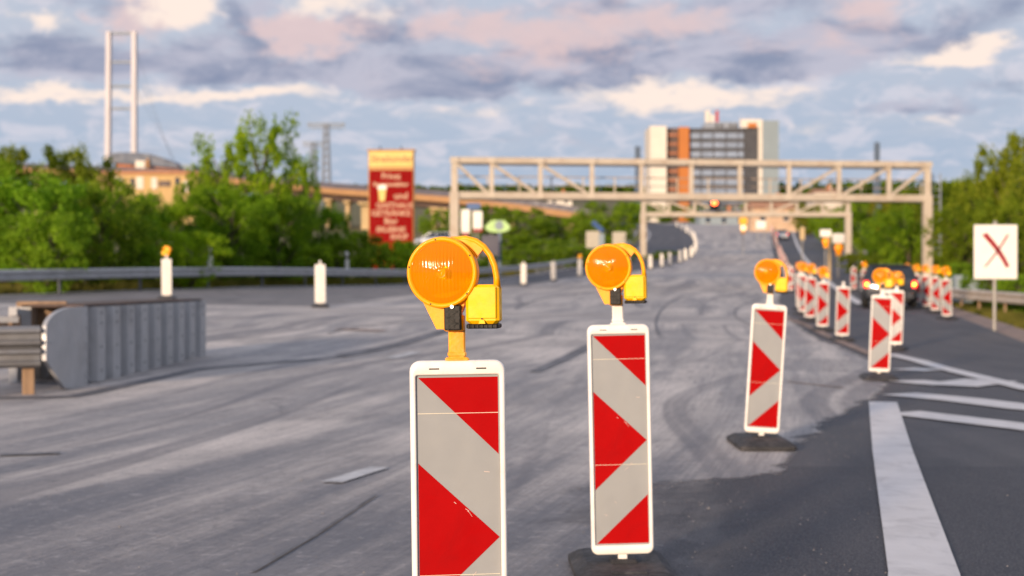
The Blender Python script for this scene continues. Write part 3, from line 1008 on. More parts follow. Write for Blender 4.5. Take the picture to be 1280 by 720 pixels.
beacon(8.5, 41.5, 'third beacon of the tight lamp-topped row left of the dark car', yaw=3, lean=0, group=near)
beacon(9.2, 45.3, 'rearmost beacon of the tight lamp-topped row left of the dark car', yaw=0, lean=-1, group=near)
rg = 'left pointing beacons in front of the right gantry leg'
for i, (px, Z, nm) in enumerate(((1184, 41, 'rightmost and nearest left pointing beacon, beside the end of the pale guardrail'), (1169, 45.5, 'second left pointing beacon from the right, in front of the gantry leg'),
                                 (1157.5, 49.5, 'middle left pointing beacon of five, lamp overlapping the gantry leg base'), (1147, 54, 'left pointing beacon next to the right tail light of the dark car'), (1133, 59, 'left pointing beacon mostly hidden behind the roof of the dark car'))):
    beacon(P(px, Z), Z, nm, yaw=rnd.uniform(-4, 4), lean=rnd.uniform(-2, 2), flip=-1, group=rg)
lg = 'white beacon backs along the left edge of the milled road'
ll = [(-9.95, 41, True, 'leftmost white beacon back, with amber lamp, above the end of the steel barrier'), (-5.2, 38.6, False, 'tall plain white beacon back standing alone between steel barrier and nearest amber lamp'),
      (-3.75, 56, False, 'white beacon back hidden behind the left rim of the nearest amber lamp'), (.6, 74, False, 'first white beacon back right of the nearest amber lamp'),
      (2.48, 85, False, 'second white beacon back right of the nearest amber lamp'), (4.55, 96, True, 'white beacon back with a small amber lamp left of the second near beacon'),
      (8.8, 108, False, 'white beacon back seen through the lamp handle of the second near beacon'), (11.3, 116, False, 'white beacon back just right of the lamp of the second near beacon'),
      (12.85, 122, False, 'second white beacon back right of the lamp of the second near beacon'), (14.07, 127, False, 'third white beacon back right of the lamp of the second near beacon')]
for i, (x, y, lm, nm) in enumerate(ll):
    beacon(x, y, nm, yaw=180 + rnd.uniform(-6, 6), lean=rnd.uniform(-1.5, 1.5), lamp=lm, group=lg, small=(y > 60))
far_l = [(850, 137), (857, 146), (864, 155), (868, 166), (870, 178), (870, 190), (869, 202), (867, 215), (863, 229), (858, 243), (852, 258), (846, 274)]
for px, Z in far_l:
    beacon(P(px, Z), Z, 'small pale beacon in the curved row at the far left bend', yaw=180 + rnd.uniform(-40, 40), lean=rnd.uniform(-2, 2), lamp=False, group='pale beacons round the far bend', small=True)
for i in range(16):
    Z = 68 + i * 12.0
    px = 988 - 24 * (i / 15) ** .8
    beacon(P(px, Z), Z, 'nearest thin beacon of the far row beside the single open lane' if i == 0 else 'small far beacon in the receding row beside the single open lane', yaw=rnd.uniform(-15, 15), lean=rnd.uniform(-2, 2), lamp=False, group='thin far beacons left of the open lane', small=True)
beacon(P(1067, 72), 72, 'small beacon without lamp left of the dark car roof', lamp=False, group='small beacons behind the dark car', small=True)
beacon(P(1080, 66), 66, 'small lamp-topped beacon directly behind the left side of the dark car', lamp=True, group='small beacons behind the dark car', small=True, tip=2)


# ------------------------------------------------------------------ guardrails
def w_section(h=.31, d=.08):
    return [(0, -h / 2), (d * .9, -h / 2 + .035), (d, -h * .22), (d * .25, -.03), (d * .25, .03), (d, h * .22), (d * .9, h / 2 - .035), (0, h / 2)]
def guardrail(name, pts, zt, mat, label, side=1, postmat=None, spacing=4.0, group=None, zoff=0.0, posts=True, double=False, h=.31):
    """pts world x,y along the rail; side = +1 face to the right of travel"""
    P_ = [Vector(p) for p in pts]; line = []
    for a, b in zip(P_, P_[1:]):
        n = max(1, int((b - a).length / 1.0))
        for i in range(n): line.append(a.lerp(b, i / n))
    line.append(P_[-1])
    root = empty(name, (line[0].x, line[0].y, g(line[0].x, line[0].y)), 0, label, 'guardrail', group)
    o0 = Vector(root.location)
    def rail_at(zc):
        rings = []
        for i, p in enumerate(line):
            d = (line[min(i + 1, len(line) - 1)] - line[max(i - 1, 0)]).normalized()
            nn = Vector((d.y, -d.x)) * side
            z = g(p.x, p.y) + zc + zoff
            sec = w_section(h)
            front = [(p.x + nn.x * a, p.y + nn.y * a, z + b) for a, b in sec]
            back = [(p.x + nn.x * (a - .012), p.y + nn.y * (a - .012), z + b) for a, b in reversed(sec)]
            rings.append([tuple(Vector(q) - o0) for q in front + back])
        m = MB().loft(rings, mat, cap0=True, cap1=True, smooth=False)
        m.build('rail', root)
    rail_at(zt - h / 2)
    if double: rail_at(zt - h / 2 - .42)
    if posts:
        acc = 0; last = line[0]; k = 0
        pm = MB().box((0, 0, (zt - .05) / 2 - .1), (.10, .06, zt - .05 + .2), postmat or mat, bev=.008)
        pm.box((.0, -.06, zt - h / 2), (.07, .09, .16), postmat or mat, bev=.005)
        me = pm.mesh('rail_post')
        prev = None
        for i, p in enumerate(line):
            if prev is None or (p - prev).length >= spacing:
                prev = p
                d = (line[min(i + 1, len(line) - 1)] - line[max(i - 1, 0)]).normalized()
                nn = Vector((d.y, -d.x)) * side
                q = p - nn * .10
                o = bpy.data.objects.new('post', me)
                scene.collection.objects.link(o)
                o.parent = root
                o.location = Vector((q.x, q.y, g(p.x, p.y) + zoff)) - o0
                o.rotation_euler = (0, 0, math.atan2(nn.y, nn.x) + math.pi / 2)
                k += 1
                if k > 95: break
    return root
lrail = [(-22, 24), (-18.6, 33), (-15.0, 41), (-10.3, 54), (-5.6, 71), (-1.0, 89), (3.9, 114), (9.2, 141), (15.4, 188), (21, 238)]
guardrail('guardrail', lrail, .78, 'galv', 'long grey steel guardrail running below the trees at the far left', side=1, postmat='galv_dark', h=.34)
rr = [(22.5, 22), (20, 28.5), (18.0, 35), (16.6, 43), (15.9, 50), (16.6, 56)]
guardrail('guardrail', rr, .72, 'rail_warm', 'pale warm-lit guardrail curving along the grass verge under the crossed-out sign', side=-1, postmat='timber', spacing=2.0, h=.38)
rf = [(18.6, 64), (21.9, 80), (26.3, 100), (31.9, 125), (37.4, 150), (48, 200), (57.5, 250), (67, 300)]
guardrail('guardrail', rf, .80, 'rail_warm', 'far guardrail climbing the hill right of the open lane', side=-1, h=.5)

# near left: double rail running to the steel barrier
lr2 = [(-8.6, 13.9), (-7.0, 15.4), (-6.2, 16.15), (-5.46, 16.45)]
root = guardrail('guardrail', lr2, .80, 'galv_mid', 'near double steel guardrail joining the rounded end of the grey steel barrier', side=1, posts=False, h=.24, double=False)
def near_rail_extra(root):
    o0 = Vector(root.location)
    m = MB()
    pts = [Vector(p) for p in lr2]
    rings = []
    for i, p in enumerate(pts):
        d = (pts[min(i + 1, 3)] - pts[max(i - 1, 0)]).normalized(); nn = Vector((d.y, -d.x))
        sec = w_section(.24)
        fr = [(p.x + nn.x * a, p.y + nn.y * a, .46 + b) for a, b in sec]; bk = [(p.x + nn.x * (a - .012), p.y + nn.y * (a - .012), .46 + b) for a, b in reversed(sec)]
        rings.append([tuple(Vector(q) - o0) for q in fr + bk])
    m.loft(rings, 'galv_mid', cap0=True, cap1=True).build('rail', root)
    for i, (x, y, mt) in enumerate(((-5.62, 16.52, 'timber'), (-6.35, 16.2, 'timber'), (-6.0, 16.35, 'galv_mid'), (-6.9, 15.7, 'timber'), (-7.8, 14.85, 'timber'))):
        MB().box((0, 0, .36), (.13 if mt == 'timber' else .09, .10, .80), mt, bev=.01).build('post', root, Vector((x, y, 0)) - o0, (0, 0, R(25)))
    # second rail behind, catching the sun
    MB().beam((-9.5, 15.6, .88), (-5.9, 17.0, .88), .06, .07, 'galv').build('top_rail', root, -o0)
    b = MB()
    for k, x in enumerate((-7.9, -6.9, -6.05)):
        b2 = MB().box((0, 0, .5), (.62, .06, .55), 'timber', bev=.01)
        b2.build('board', root, Vector((x, 17.6 + k * .35, .30)) - o0, (0, 0, R(12)))
near_rail_extra(root)

# ------------------------------------------------------------------ steel barrier (crash cushion)
def steel_barrier():
    root = empty('steel_barrier', (-5.4, 17, 0), 0, 'long grey corrugated steel barrier with rounded flat end plate, left of the road', 'barrier')
    a = Vector((-5.42, 16.45)); b = Vector((-4.98, 22.9)); d = (b - a); L = d.length; d.normalize()
    ang = math.atan2(d.y, d.x)
    # local: x along, y to the left (away from road), z up
    T = Matrix.Translation(Vector((a.x, a.y, 0)) - Vector(root.location)) @ Matrix.Rotation(ang, 4, 'Z')
    top = 1.02
    # end plate
    pl = []
    prof = [(.62, .04), (1.28, .0), (1.28, top), (.85, top)]
    arcp = [(.85 - .85 * math.sin(R(t)), top - .24 * (1 - math.cos(R(t)))) for t in range(10, 91, 10)]
    poly = [(.58, .05), (1.32, .0), (1.32, top), (.85, top)] + arcp + [(.0, .42)]
    m = MB().prism(poly, -.03, .02, 'galv', T)
    for (x, z) in ((.12, .62), (1.25, .15), (1.25, .35), (1.25, .55), (1.25, .75), (1.25, .92)):
        m.cyl((x, -.04, z), (x, -.02, z), .011, .011, 'galv', 8, M_=T)
    m.build('end_plate', root)
    # corrugated side
    n = 9; x0 = 1.32; wv = (L - x0) / n; rings_pts = []
    for i in range(n):
        s0 = x0 + i * wv
        rings_pts += [(s0, 0.02), (s0 + wv * .10, .15), (s0 + wv * .34, .15), (s0 + wv * .44, -.06), (s0 + wv * .94, -.06)]
    rings_pts.append((L, .02))
    lo = [(x, y, .06) for x, y in rings_pts]; hi = [(x, y, top - .01) for x, y in rings_pts]
    m = MB().loft([lo, hi], 'galv', closed=False, M_=T)
    lo2 = [(x, y + .02, .06) for x, y in rings_pts]; hi2 = [(x, y + .02, top - .01) for x, y in rings_pts]
    m.loft([lo2, hi2], 'galv', closed=False, M_=T)
    for i in range(n):
        s0 = x0 + i * wv + wv * .69
        for z in (.2, .5, .8, .93):
            m.cyl((s0, -.066, z), (s0, -.04, z), .016, .016, 'galv_dark', 8, M_=T)
        m.box((x0 + i * wv + wv * .22, .085, top - .12), (.05, .02, .10), 'galv_dark', T)
    m.build('side_panel', root)
    MB().box(((x0 + L) / 2, .42, top + .005), (L - x0, .80, .03), 'rust_top', T).build('top_plate', root)
    m = MB().loft([[(x, y + .86, .06) for x, y in rings_pts], [(x, y + .86, top - .01) for x, y in rings_pts]], 'galv', closed=False, M_=T)
    m.build('side_panel', root)
    MB().box((L - .02, .42, .53), (.03, .78, .92), 'galv_dark', T).build('back_plate', root)
    m = MB()
    for x in (1.4, 3.2, 5.0, L - .2):
        m.box((x, .42, .03), (.12, .86, .06), 'galv_dark', T)
    m.build('foot_beam', root)
    # sun-lit boards inside the open end
    for k in range(3):
        MB().box((.35 + k * .36, .80, .78), (.26, .05, .26), 'timber', T, bev=.01).build('inner_board', root)
    return root
steel_barrier()

# delineator
def delineator(px, Z, lb):
    x = P(px, Z)
    root = empty('delineator_post', (x, Z, g(x, Z) + .45), 0, lb, 'road post')
    MB().prism([(-.08, 0), (.08, 0), (.08, 1.05), (-.02, 1.14), (-.08, 1.14)], -.05, .05, 'sign_white').build('post', root)
    MB().box((0, 0, .86), (.168, .108, .20), 'black_plastic').build('band', root)
    MB().box((0, -.056, .86), (.05, .006, .15), 'sign_white').build('reflector', root)
delineator(263, 55, 'thin white delineator post with black band between the two tall white beacon backs')
delineator(434, 66, 'small delineator post between the tall plain beacon back and the nearest lamp')


# ------------------------------------------------------------------ gantries
def gantry(name, pl, pr, base_l, base_r, zb, zt, xs, ch, label, diag, ladder=False, deck=True, dark_mid=None):
    root = empty(name, ((pl[0] + pr[0]) / 2, (pl[1] + pr[1]) / 2, 0), 0, label, 'gantry')
    o0 = Vector(root.location)
    A = Vector((pl[0], pl[1])); B = Vector((pr[0], pr[1]))
    def at(t, z, off=0.0):
        p = A.lerp(B, t)
        return Vector((p.x, p.y + off, z)) - o0
    for t, zg in ((0, base_l), (1, base_r)):
        m = MB()
        m.beam(at(t, zg - .3), at(t, zb), ch * 1.45, ch * 1.45, 'gantry_paint') if False else m.bar(at(t, zg - .3), at(t, zb + ch / 2), ch * 1.35, ch * 1.35, 'gantry_paint', bev=.03)
        m.box(tuple(at(t, zg + .02)), (ch * 2.4, ch * 2.4, .10), 'gantry_dark')
        m.build('leg', root)
    for off in (0.0, 1.3):
        m = MB().beam(at(0, zb, off), at(1, zb, off), ch, ch, 'gantry_paint'); m.build('bottom_chord', root)
        m = MB().beam(at(0, zt, off), at(1, zt, off), ch * .85, ch * .85, 'gantry_paint'); m.build('top_chord', root)
    for t in xs:
        MB().bar(at(t, zb + ch / 2), at(t, zt - ch * .42), ch * (.95 if t in (0, 1) else .62), ch * .6, 'gantry_paint').build('upright', root)
    for (t0, t1, up) in diag:
        z0, z1 = (zt - ch * .5, zb + ch * .5) if not up else (zb + ch * .5, zt - ch * .5)
        MB().bar(at(t0, z0), at(t1, z1), ch * .42, ch * .42, 'gantry_paint').build('brace', root)
    for t in xs:
        for zz in (zb, zt):
            MB().box(tuple(at(t, zz, -ch * .5 - .012)), (ch * 1.25, .02, ch * .8), 'gantry_paint').build('gusset', root)
    for t in xs:
        MB().beam(at(t, zt, .05), at(t, zt, 1.25), ch * .4, ch * .4, 'gantry_paint').build('cross_beam', root)
    if deck:
        MB().beam(at(0.01, zb + .12, .65), at(.99, zb + .12, .65), 1.0, .06, 'gantry_dark').build('walkway', root)
        m = MB()
        L = (B - A).length
        k = int(L / 1.6)
        for i in range(k + 1):
            t = i / k
            m.bar(at(t, zb + .1, 1.15), at(t, zb + 1.05, 1.15), .07, .07, 'gantry_paint')
        m.beam(at(0, zb + 1.05, 1.15), at(1, zb + 1.05, 1.15), .05, .06, 'gantry_dark')
        m.beam(at(0, zb + .6, 1.15), at(1, zb + .6, 1.15), .04, .04, 'gantry_dark')
        m.build('railing', root)
    if ladder:
        m = MB(); x = B.x - o0.x + .75; y = B.y - o0.y + .9
        for dx_ in (-.22, .22):
            m.bar((x + dx_, y, base_r + 1.8), (x + dx_, y, zt - .4), .06, .06, 'steel_haze')
        z = base_r + 1.9
        while z < zt - .4:
            m.bar((x - .22, y, z), (x + .22, y, z), .035, .035, 'steel_haze'); z += .35
        for zz in (3.0, 4.2, 5.4):
            m.bar((x, y, zz), (B.x - o0.x, y - .6, zz), .04, .04, 'steel_haze')
        m.build('ladder', root)
    return root
def tt(px, l, r): return (px - l) / (r - l)
zl, zr = 73.5, 76.5
pl = (P(568, zl), zl); pr = (P(1159, zr), zr)
ux = [0] + [tt(p, 568, 1159) for p in (613, 672, 735, 796, 858, 919, 981, 1045, 1109)] + [1]
dg = [(0.005, tt(606, 568, 1159), 0), (ux[1], tt(665, 568, 1159), 0), (ux[2], tt(728, 568, 1159), 0), (tt(985, 568, 1159), ux[8], 1), (tt(1050, 568, 1159), ux[9], 1), (tt(1113, 568, 1159), .995, 1)]
gantry('sign_gantry', pl, pr, g(*pl), g(*pr), H(246, 75), H(203, 75), ux, .35, 'large empty beige truss gantry spanning the whole road, nearer of the two', dg, ladder=True)
zl = 150
pl = (P(804, zl), zl); pr = (P(1060, zl), zl)
ux = [i / 8 for i in range(9)]
dg = [(i / 8, (i + 1) / 8, 0) for i in range(3)] + [(i / 8, (i + 1) / 8, 1) for i in range(5, 8)]
gantry('sign_gantry', pl, pr, g(*pl), g(*pr), H(268, 150), H(249, 150), ux, .46, 'smaller farther beige gantry seen under and behind the large one', dg, deck=True)

# red traffic light hung on the far gantry
def traffic_light():
    Z = 148.6; x = P(893, Z); z = H(253, Z)
    root = empty('traffic_light', (x, Z, z), 0, 'glowing red traffic light hanging between the two gantries', 'traffic light')
    MB().box((0, .2, -.1), (.9, .35, 1.5), 'black_plastic', bev=.05).build('housing', root)
    MB().lathe([(.30, -.02), (.24, -.06), (.001, -.09)], 'signal_red', 24).build('lamp', root)
    MB().bar((0, .3, .55), (0, .3, 1.1), .08, .08, 'gantry_dark').build('hanger', root)
traffic_light()

# ------------------------------------------------------------------ signs
def sign(px, Z, ytop, ybot, wpx, name, label, cat, mat, postmat='post_grey', group=None, back=None, yaw=0.0, posts=1, extra=None, thick=.05):
    x = P(px, Z); zg = g(x, Z) - .05
    root = empty(name, (x, Z, zg), R(yaw), label, cat, group)
    zt_, zb_ = H(ytop, Z) - zg, H(ybot, Z) - zg; wd = wpx * Z / F
    MB().box((0, 0, (zt_ + zb_) / 2), (wd, thick, zt_ - zb_), mat, bev=min(.02, thick * .3)).build('board', root)
    for k in range(posts):
        xx = 0 if posts == 1 else (k - .5) * wd * .7
        m = MB(); m.cyl((xx, thick / 2 + .05, 0), (xx, thick / 2 + .05, zt_ + .06), .045, .045, postmat, 10); m.build('post', root)
    return root, wd, zt_, zb_
# crossed-out sign
def x_sign():
    Z = 36.0
    root, wd, zt_, zb_ = sign(1244.5, Z, 281, 349, 54, 'covered_sign', 'square cream sign with a dark red cross on a pole above the right guardrail', 'sign', 'sign_white')
    cz = (zt_ + zb_) / 2 + .02; s_ = .30
    m = MB()
    import math as mm
    # two slightly bowed brush-like strokes
    def stroke(p0, p1, bow, w0, w1):
        pts = []
        n = 10
        for i in range(n + 1):
            t = i / n
            x = p0[0] + (p1[0] - p0[0]) * t; z = p0[1] + (p1[1] - p0[1]) * t
            x += bow * math.sin(math.pi * t)
            pts.append((x, z, w0 + (w1 - w0) * t))
        up = [(x + w_, z + w_ * .5) for x, z, w_ in pts]; dn = [(x - w_, z - w_ * .5) for x, z, w_ in pts]
        for i in range(n):
            poly = [dn[i], up[i], up[i + 1], dn[i + 1]]
            area = sum(poly[k][0] * poly[(k + 1) % 4][1] - poly[(k + 1) % 4][0] * poly[k][1] for k in range(4))
            if area < 0: poly.reverse()
            m.add([(x, -.029, z) for x, z in poly], [(0, 1, 2, 3)], 'sign_red')
    stroke((-s_ * .98, cz + .44), (s_ * 1.0, cz - .40), .05, .062, .046)
    stroke((s_ * 1.0, cz + .42), (-s_ * .92, cz - .40), .03, .044, .042)
    m.build('cross', root)
    MB().bar((0, .06, zt_), (0, .06, zt_ + .10), .07, .07, 'post_grey').build('cap', root)
x_sign()

# red and yellow advertising pylon
def text_mesh(body, size, x, y, z, mat, mb, font_shear=0.0, bold=.0):
    cu = bpy.data.curves.new('t', 'FONT'); cu.body = body; cu.size = size; cu.align_x = 'CENTER'; cu.shear = font_shear; cu.offset = bold; cu.extrude = .01
    cu.resolution_u = 3
    ob = bpy.data.objects.new('t', cu); scene.collection.objects.link(ob)
    dg_ = bpy.context.evaluated_depsgraph_get(); dg_.update()
    me = bpy.data.meshes.new_from_object(ob.evaluated_get(dg_))
    mb.add([(x + v.co.x, y - v.co.z, z + v.co.y) for v in me.vertices], [tuple(p.vertices) for p in me.polygons], mat)
    bpy.data.objects.remove(ob); bpy.data.curves.remove(cu); bpy.data.meshes.remove(me)
def totem():
    Z = 120.0; x = P(489.5, Z); zg = g(x, Z) - .3
    root = empty('advertising_pylon', (x, Z, zg), R(-3), 'tall dark red advertising pylon with yellow header and a beer glass picture', 'advertising sign')
    k = Z / F
    zt_ = H(189, Z) - zg; zh = H(210, Z) - zg; wd = 57 * k; zb_ = .2
    m = MB().box((0, 0, (zt_ + zb_) / 2), (wd, .7, zt_ - zb_), 'totem_side', bev=.04)
    m.build('body', root)
    m = MB().box((0, -.36, (zh + zb_) / 2 - .1), (wd * .95, .06, zh - zb_ - .25), 'totem_red')
    def line(t, y, size):
        text_mesh(t, size, 0, -.40, H(y, Z) - zg, 'totem_text', m, bold=.02)
    line('Privat', 224, .70); line('Braumanufaktur', 233, .46)
    text_mesh('und', .8, .85, -.40, H(249, Z) - zg, 'totem_text', m, bold=.02)
    text_mesh('GASTHAUS', .62, .3, -.40, H(260, Z) - zg, 'totem_text', m, bold=.02)
    line('GETRÄNKE', 270, .66); line('Bier', 280, .7); line('ERLEBNIS', 290, .6)
    text_mesh('SHOP', .6, .7, -.40, H(299, Z) - zg, 'totem_text', m, bold=.02)
    # beer glass
    gx = -.75; z0 = H(252, Z) - zg
    m.prism([(gx - .22, z0), (gx + .22, z0), (gx + .34, z0 + 1.0), (gx - .34, z0 + 1.0)], -.42, -.40, 'totem_yellow')
    m.prism([(gx - .36, z0 + 1.0), (gx + .36, z0 + 1.0), (gx + .38, z0 + 1.3), (gx + .1, z0 + 1.42), (gx - .38, z0 + 1.28)], -.43, -.40, 'sign_white')
    m.build('lower_panel', root)
    m = MB().box((0, -.36, (zt_ + zh) / 2 + .02), (wd * .96, .06, (zt_ - zh) * .9), 'totem_yellow')
    text_mesh('Stralsunder', .78, 0, -.40, (zt_ + zh) / 2 - .22, 'totem_brown', m, .3, .02)
    m.build('header', root)
    MB().box((0, 0, zt_ + .06), (wd * 1.06, .8, .12), 'totem_brown').build('cap', root)
    for xx in (-.9, .9):
        MB().bar((xx, -.1, zt_ + .1), (xx, -.5, zt_ + .35), .08, .08, 'black_plastic').build('floodlight', root)
totem()

# banner signs beside the left gantry leg
for i, (px, y0, y1, wpx, lb) in enumerate(((582, 262, 291, 11, 'narrow white banner with red tip beside the left gantry leg'), (597, 264, 290, 12, 'wider white banner with red lower edge, right of the red-tipped one'))):
    Z = 100
    root, wd, zt_, zb_ = sign(px, Z, y0, y1, wpx, 'banner', lb, 'banner', 'sign_white', group='banners by the left gantry leg')
    if i == 0:
        MB().prism([(-wd / 2, zb_), (0, zb_ - .35), (wd / 2, zb_)], -.025, .025, 'sign_red').build('tip', root)
    else:
        MB().box((0, -.005, zb_ + .12), (wd * 1.01, .06, .22), 'sign_red').build('hem', root)
root, wd, zt_, zb_ = sign(592, 104, 254, 262, 17, 'direction_sign', 'pale blue sign board above the two white banners', 'sign', 'sign_blue')
# green oval sign
def oval():
    Z = 95; x = P(622, Z); zg = g(x, Z) - .1
    root = empty('shop_sign', (x, Z, zg), 0, 'pale green oval sign on a dark pole right of the banners', 'sign')
    zc = H(284, Z) - zg; a = 15.5 * Z / F; b = 6.5 * Z / F
    poly = [(a * math.copysign(abs(math.cos(R(t))) ** .7, math.cos(R(t))), zc + b * math.sin(R(t)) + (b * .35 if 50 < t < 130 else 0)) for t in range(0, 360, 10)]
    MB().prism(poly, -.08, .08, 'sign_green').build('board', root)
    MB().prism([(c * .35 + .1, (z - zc) * .75 + zc + .08) for c, z in poly], -.10, -.081, 'white_grey').build('emblem', root)
    MB().box((.12, .05, (zc - b) / 2), (.24, .2, zc - b), 'steel_blue').build('pole', root)
oval()
sign(613, 93, 294, 320, 22, 'notice_board', 'grey blank notice board standing under the green oval sign', 'sign', 'parapet')
sign(741, 112, 289, 310, 17, 'road_sign', 'beige back of a square road sign, left of two above the second lamp', 'sign', 'sign_back', group='square sign backs above the second lamp')
sign(752, 110, 292, 313, 7, 'road_sign', 'narrow grey back of a sign overlapping the beige square one', 'sign', 'white_grey')
sign(774, 118, 290, 309, 17, 'road_sign', 'greyish back of a square road sign, right of two above the second lamp', 'sign', 'sign_back', group='square sign backs above the second lamp')
def blue_panel():
    Z = 112; x = P(747, Z); z = H(283, Z); zg = g(x, Z)
    root = empty('solar_panel', (x, Z, zg), 0, 'small tilted blue panel above the beige sign backs', 'solar panel')
    MB().box((0, 0, 0), (1.1, .5, .08), 'sign_blue', Matrix.Translation((0, 0, z - zg)) @ Matrix.Rotation(R(42), 4, 'Y') @ Matrix.Rotation(R(40), 4, 'X')).build('panel', root)
    MB().cyl((.1, .1, 0), (.1, .1, z - zg), .05, .05, 'post_grey', 8).build('post', root)
blue_panel()
# temporary signs with amber lamps, right of the open lane
def lamp_sign(px, Z, y0, y1, wpx, ylamp, rl, lb, board='sign_white', name='lamp_sign'):
    root, wd, zt_, zb_ = sign(px, Z, y0, y1, wpx, name, lb, 'sign', board)
    zg = root.location.z; zc = H(ylamp, Z) - zg; r = rl * Z / F
    MB().lathe([(r, -.1), (r * .95, -.16), (r * .5, -.24), (.001, -.27)], 'lamp_lit' if board != 'yellow_board' else 'lamp_pale', 20, Matrix.Translation((0, 0, zc))).build('lens', root)
    MB().lathe([(r, -.1), (r * 1.06, -.08), (r * 1.0, .05), (.001, .06)], 'lamp_orange', 20, Matrix.Translation((0, 0, zc))).build('lamp_housing', root)
    MB().box((0, -.02, zc - r * 1.3), (r * 1.2, .2, r * 1.1), 'lamp_orange', bev=.02).build('battery_box', root)
lamp_sign(1032, 112, 287, 296, 14, 302, 4.2, 'grey-white board with a small amber lamp, left of two right of the open lane')
lamp_sign(1048, 98, 292, 304, 15, 310, 5.2, 'white board with a larger amber lamp, right of two right of the open lane')
lamp_sign(929, 165, 272, 281, 10, 285, 3.8, 'yellow board with pale lamp standing on the milled road at the crest', 'yellow_board')
sign(951, 205, 276, 286, 12, 'road_sign', 'small white double board at the crest under the far gantry', 'sign', 'sign_white', posts=2)
sign(1003, 120, 284, 300, 6, 'road_sign', 'narrow tan sign beside the far guardrail', 'sign', 'concrete_tan')
def tall_pole(px, Z, y0, lb, r=.06, mat='post_grey', cat='pole'):
    x = P(px, Z); zg = g(x, Z) - .1
    o = MB().cyl((0, 0, 0), (0, 0, H(y0, Z) - zg), r * 1.3, r, mat, 10).build('pole_mast', None, (x, Z, zg))
    tag(o, lb, cat)
tall_pole(1037, 90, 296, 'thin brown pole beside the right foot of the far gantry', .07, 'concrete_tan')

# railing/fence at the right, by the end of the guardrail
def bridge_fence():
    p0 = Vector((P(1188, 58), 58)); p1 = Vector((P(1232, 56), 56))
    root = empty('metal_fence', (p0.x, p0.y, 0), 0, 'short pale metal railing behind the end of the right guardrail', 'fence')
    o0 = Vector(root.location)
    for z in (.55, 1.0, 1.35):
        MB().beam((p0.x, p0.y, z), (p1.x, p1.y, z), .06, .07, 'white_grey').build('rail', root, -o0)
    for i in range(6):
        p = p0.lerp(p1, i / 5)
        MB().bar((p.x, p.y, -.2), (p.x, p.y, 1.38), .07, .07, 'white_grey').build('post', root, -o0)
    MB().box((P(1207, 56.5), 56.5, .75), (.9, .5, 1.5), 'white_grey', bev=.04).build('cabinet', root, -o0)
bridge_fence()


# ------------------------------------------------------------------ cars
def car(x, y, yaw, body, label, lit=True, z=None):
    zg = g(x, y) + .02 if z is None else z
    root = empty('car', (x, y, zg), R(yaw), label, 'car')
    # local: rear at -y, front at +y. sections along y: (y, half width, z bottom, z belt)
    m = MB()
    def ring(y, hw, zb, zm, zt):
        return [(-hw * .90, y, zb), (-hw, y, zb + .12), (-hw, y, zm), (-hw * .96, y, zt - .04), (-hw * .88, y, zt), (hw * .88, y, zt), (hw * .96, y, zt - .04), (hw, y, zm), (hw, y, zb + .12), (hw * .90, y, zb)]
    secs = [(-2.15, .78, .38, .62, .86), (-2.10, .86, .28, .62, .98), (-1.6, .89, .24, .6, 1.0), (0, .90, .22, .6, .98), (1.1, .89, .22, .58, .95), (1.9, .85, .24, .55, .80), (2.15, .70, .32, .5, .66)]
    m.loft([ring(*s) for s in secs], body, cap0=True, cap1=True, smooth=True)
    m.box((0, -2.13, .42), (1.55, .12, .24), body, bev=.04)
    m.build('body', root)
    c = MB()
    def cab(y, hw, z): return [(-hw, y, z), (hw, y, z)]
    # greenhouse: lower ring and roof
    low_ = [(-.84, -1.95, .97), (.84, -1.95, .97), (.84, 1.05, .95), (-.84, 1.05, .95)]
    hi_ = [(-.62, -1.55, 1.44), (.62, -1.55, 1.44), (.64, .25, 1.45), (-.64, .25, 1.45)]
    c.loft([low_, hi_], 'car_glass', cap1=False)
    c.build('windows', root)
    r_ = MB()
    r_.box((0, -.66, 1.455), (1.30, 1.92, .05), body, bev=.02)
    for s in (-1, 1):
        for (a, b) in (((s * .845, -1.96, .97), (s * .635, -1.56, 1.44)), ((s * .845, 1.06, .95), (s * .65, .26, 1.45)), ((s * .85, -.35, .97), (s * .64, -.35, 1.44))):
            r_.bar(a, b, .07, .06, body)
    r_.build('roof', root)
    for s in (-1, 1):
        m = MB().prism([(s * .84 + a * 1, b) for a, b in ((-.13, .68), (.02, .68), (.02, .92), (-.13, .92))] if s > 0 else [(-.86, .68), (-.71, .68), (-.71, .92), (-.86, .92)], -2.17, -2.02, 'tail_light')
        o = m.build('tail_light', root)
        if lit:
            MB().lathe([(.055, -.0), (.04, -.015), (.001, -.02)], 'tail_core', 16, Matrix.Translation((s * .775, -2.175, .80))).build('bulb', o)
        MB().box((s * .98, .55, 1.0), (.16, .10, .14), body, bev=.03).build('mirror', root)
    MB().box((0, -2.20, .56), (.52, .02, .11), 'plate_white').build('number_plate', root)
    MB().box((0, -2.16, .26), (1.3, .10, .14), 'black_plastic', bev=.03).build('bumper', root)
    wm = MB().lathe([(.20, -.115), (.29, -.11), (.325, -.08), (.325, .08), (.29, .11), (.20, .115)], 'tyre', 28).mesh('tyre')
    rm = MB().lathe([(.001, -.09), (.05, -.10), (.17, -.085), (.205, -.11), (.205, .11), (.17, .085), (.001, .09)], 'rim', 28).mesh('rim')
    for sx in (-.80, .80):
        for sy in (-1.35, 1.35):
            wo_ = bpy.data.objects.new('wheel', wm); scene.collection.objects.link(wo_); wo_.parent = root
            wo_.location = (sx, sy, .325); wo_.rotation_euler = (0, 0, R(90))
            ro = bpy.data.objects.new('rim', rm); scene.collection.objects.link(ro); ro.parent = wo_
    return root
car(P(1113, 50) - .02, 50.2, -13, 'car_dark', 'dark grey car seen from behind with its brake lights lit, behind the fourth beacon')
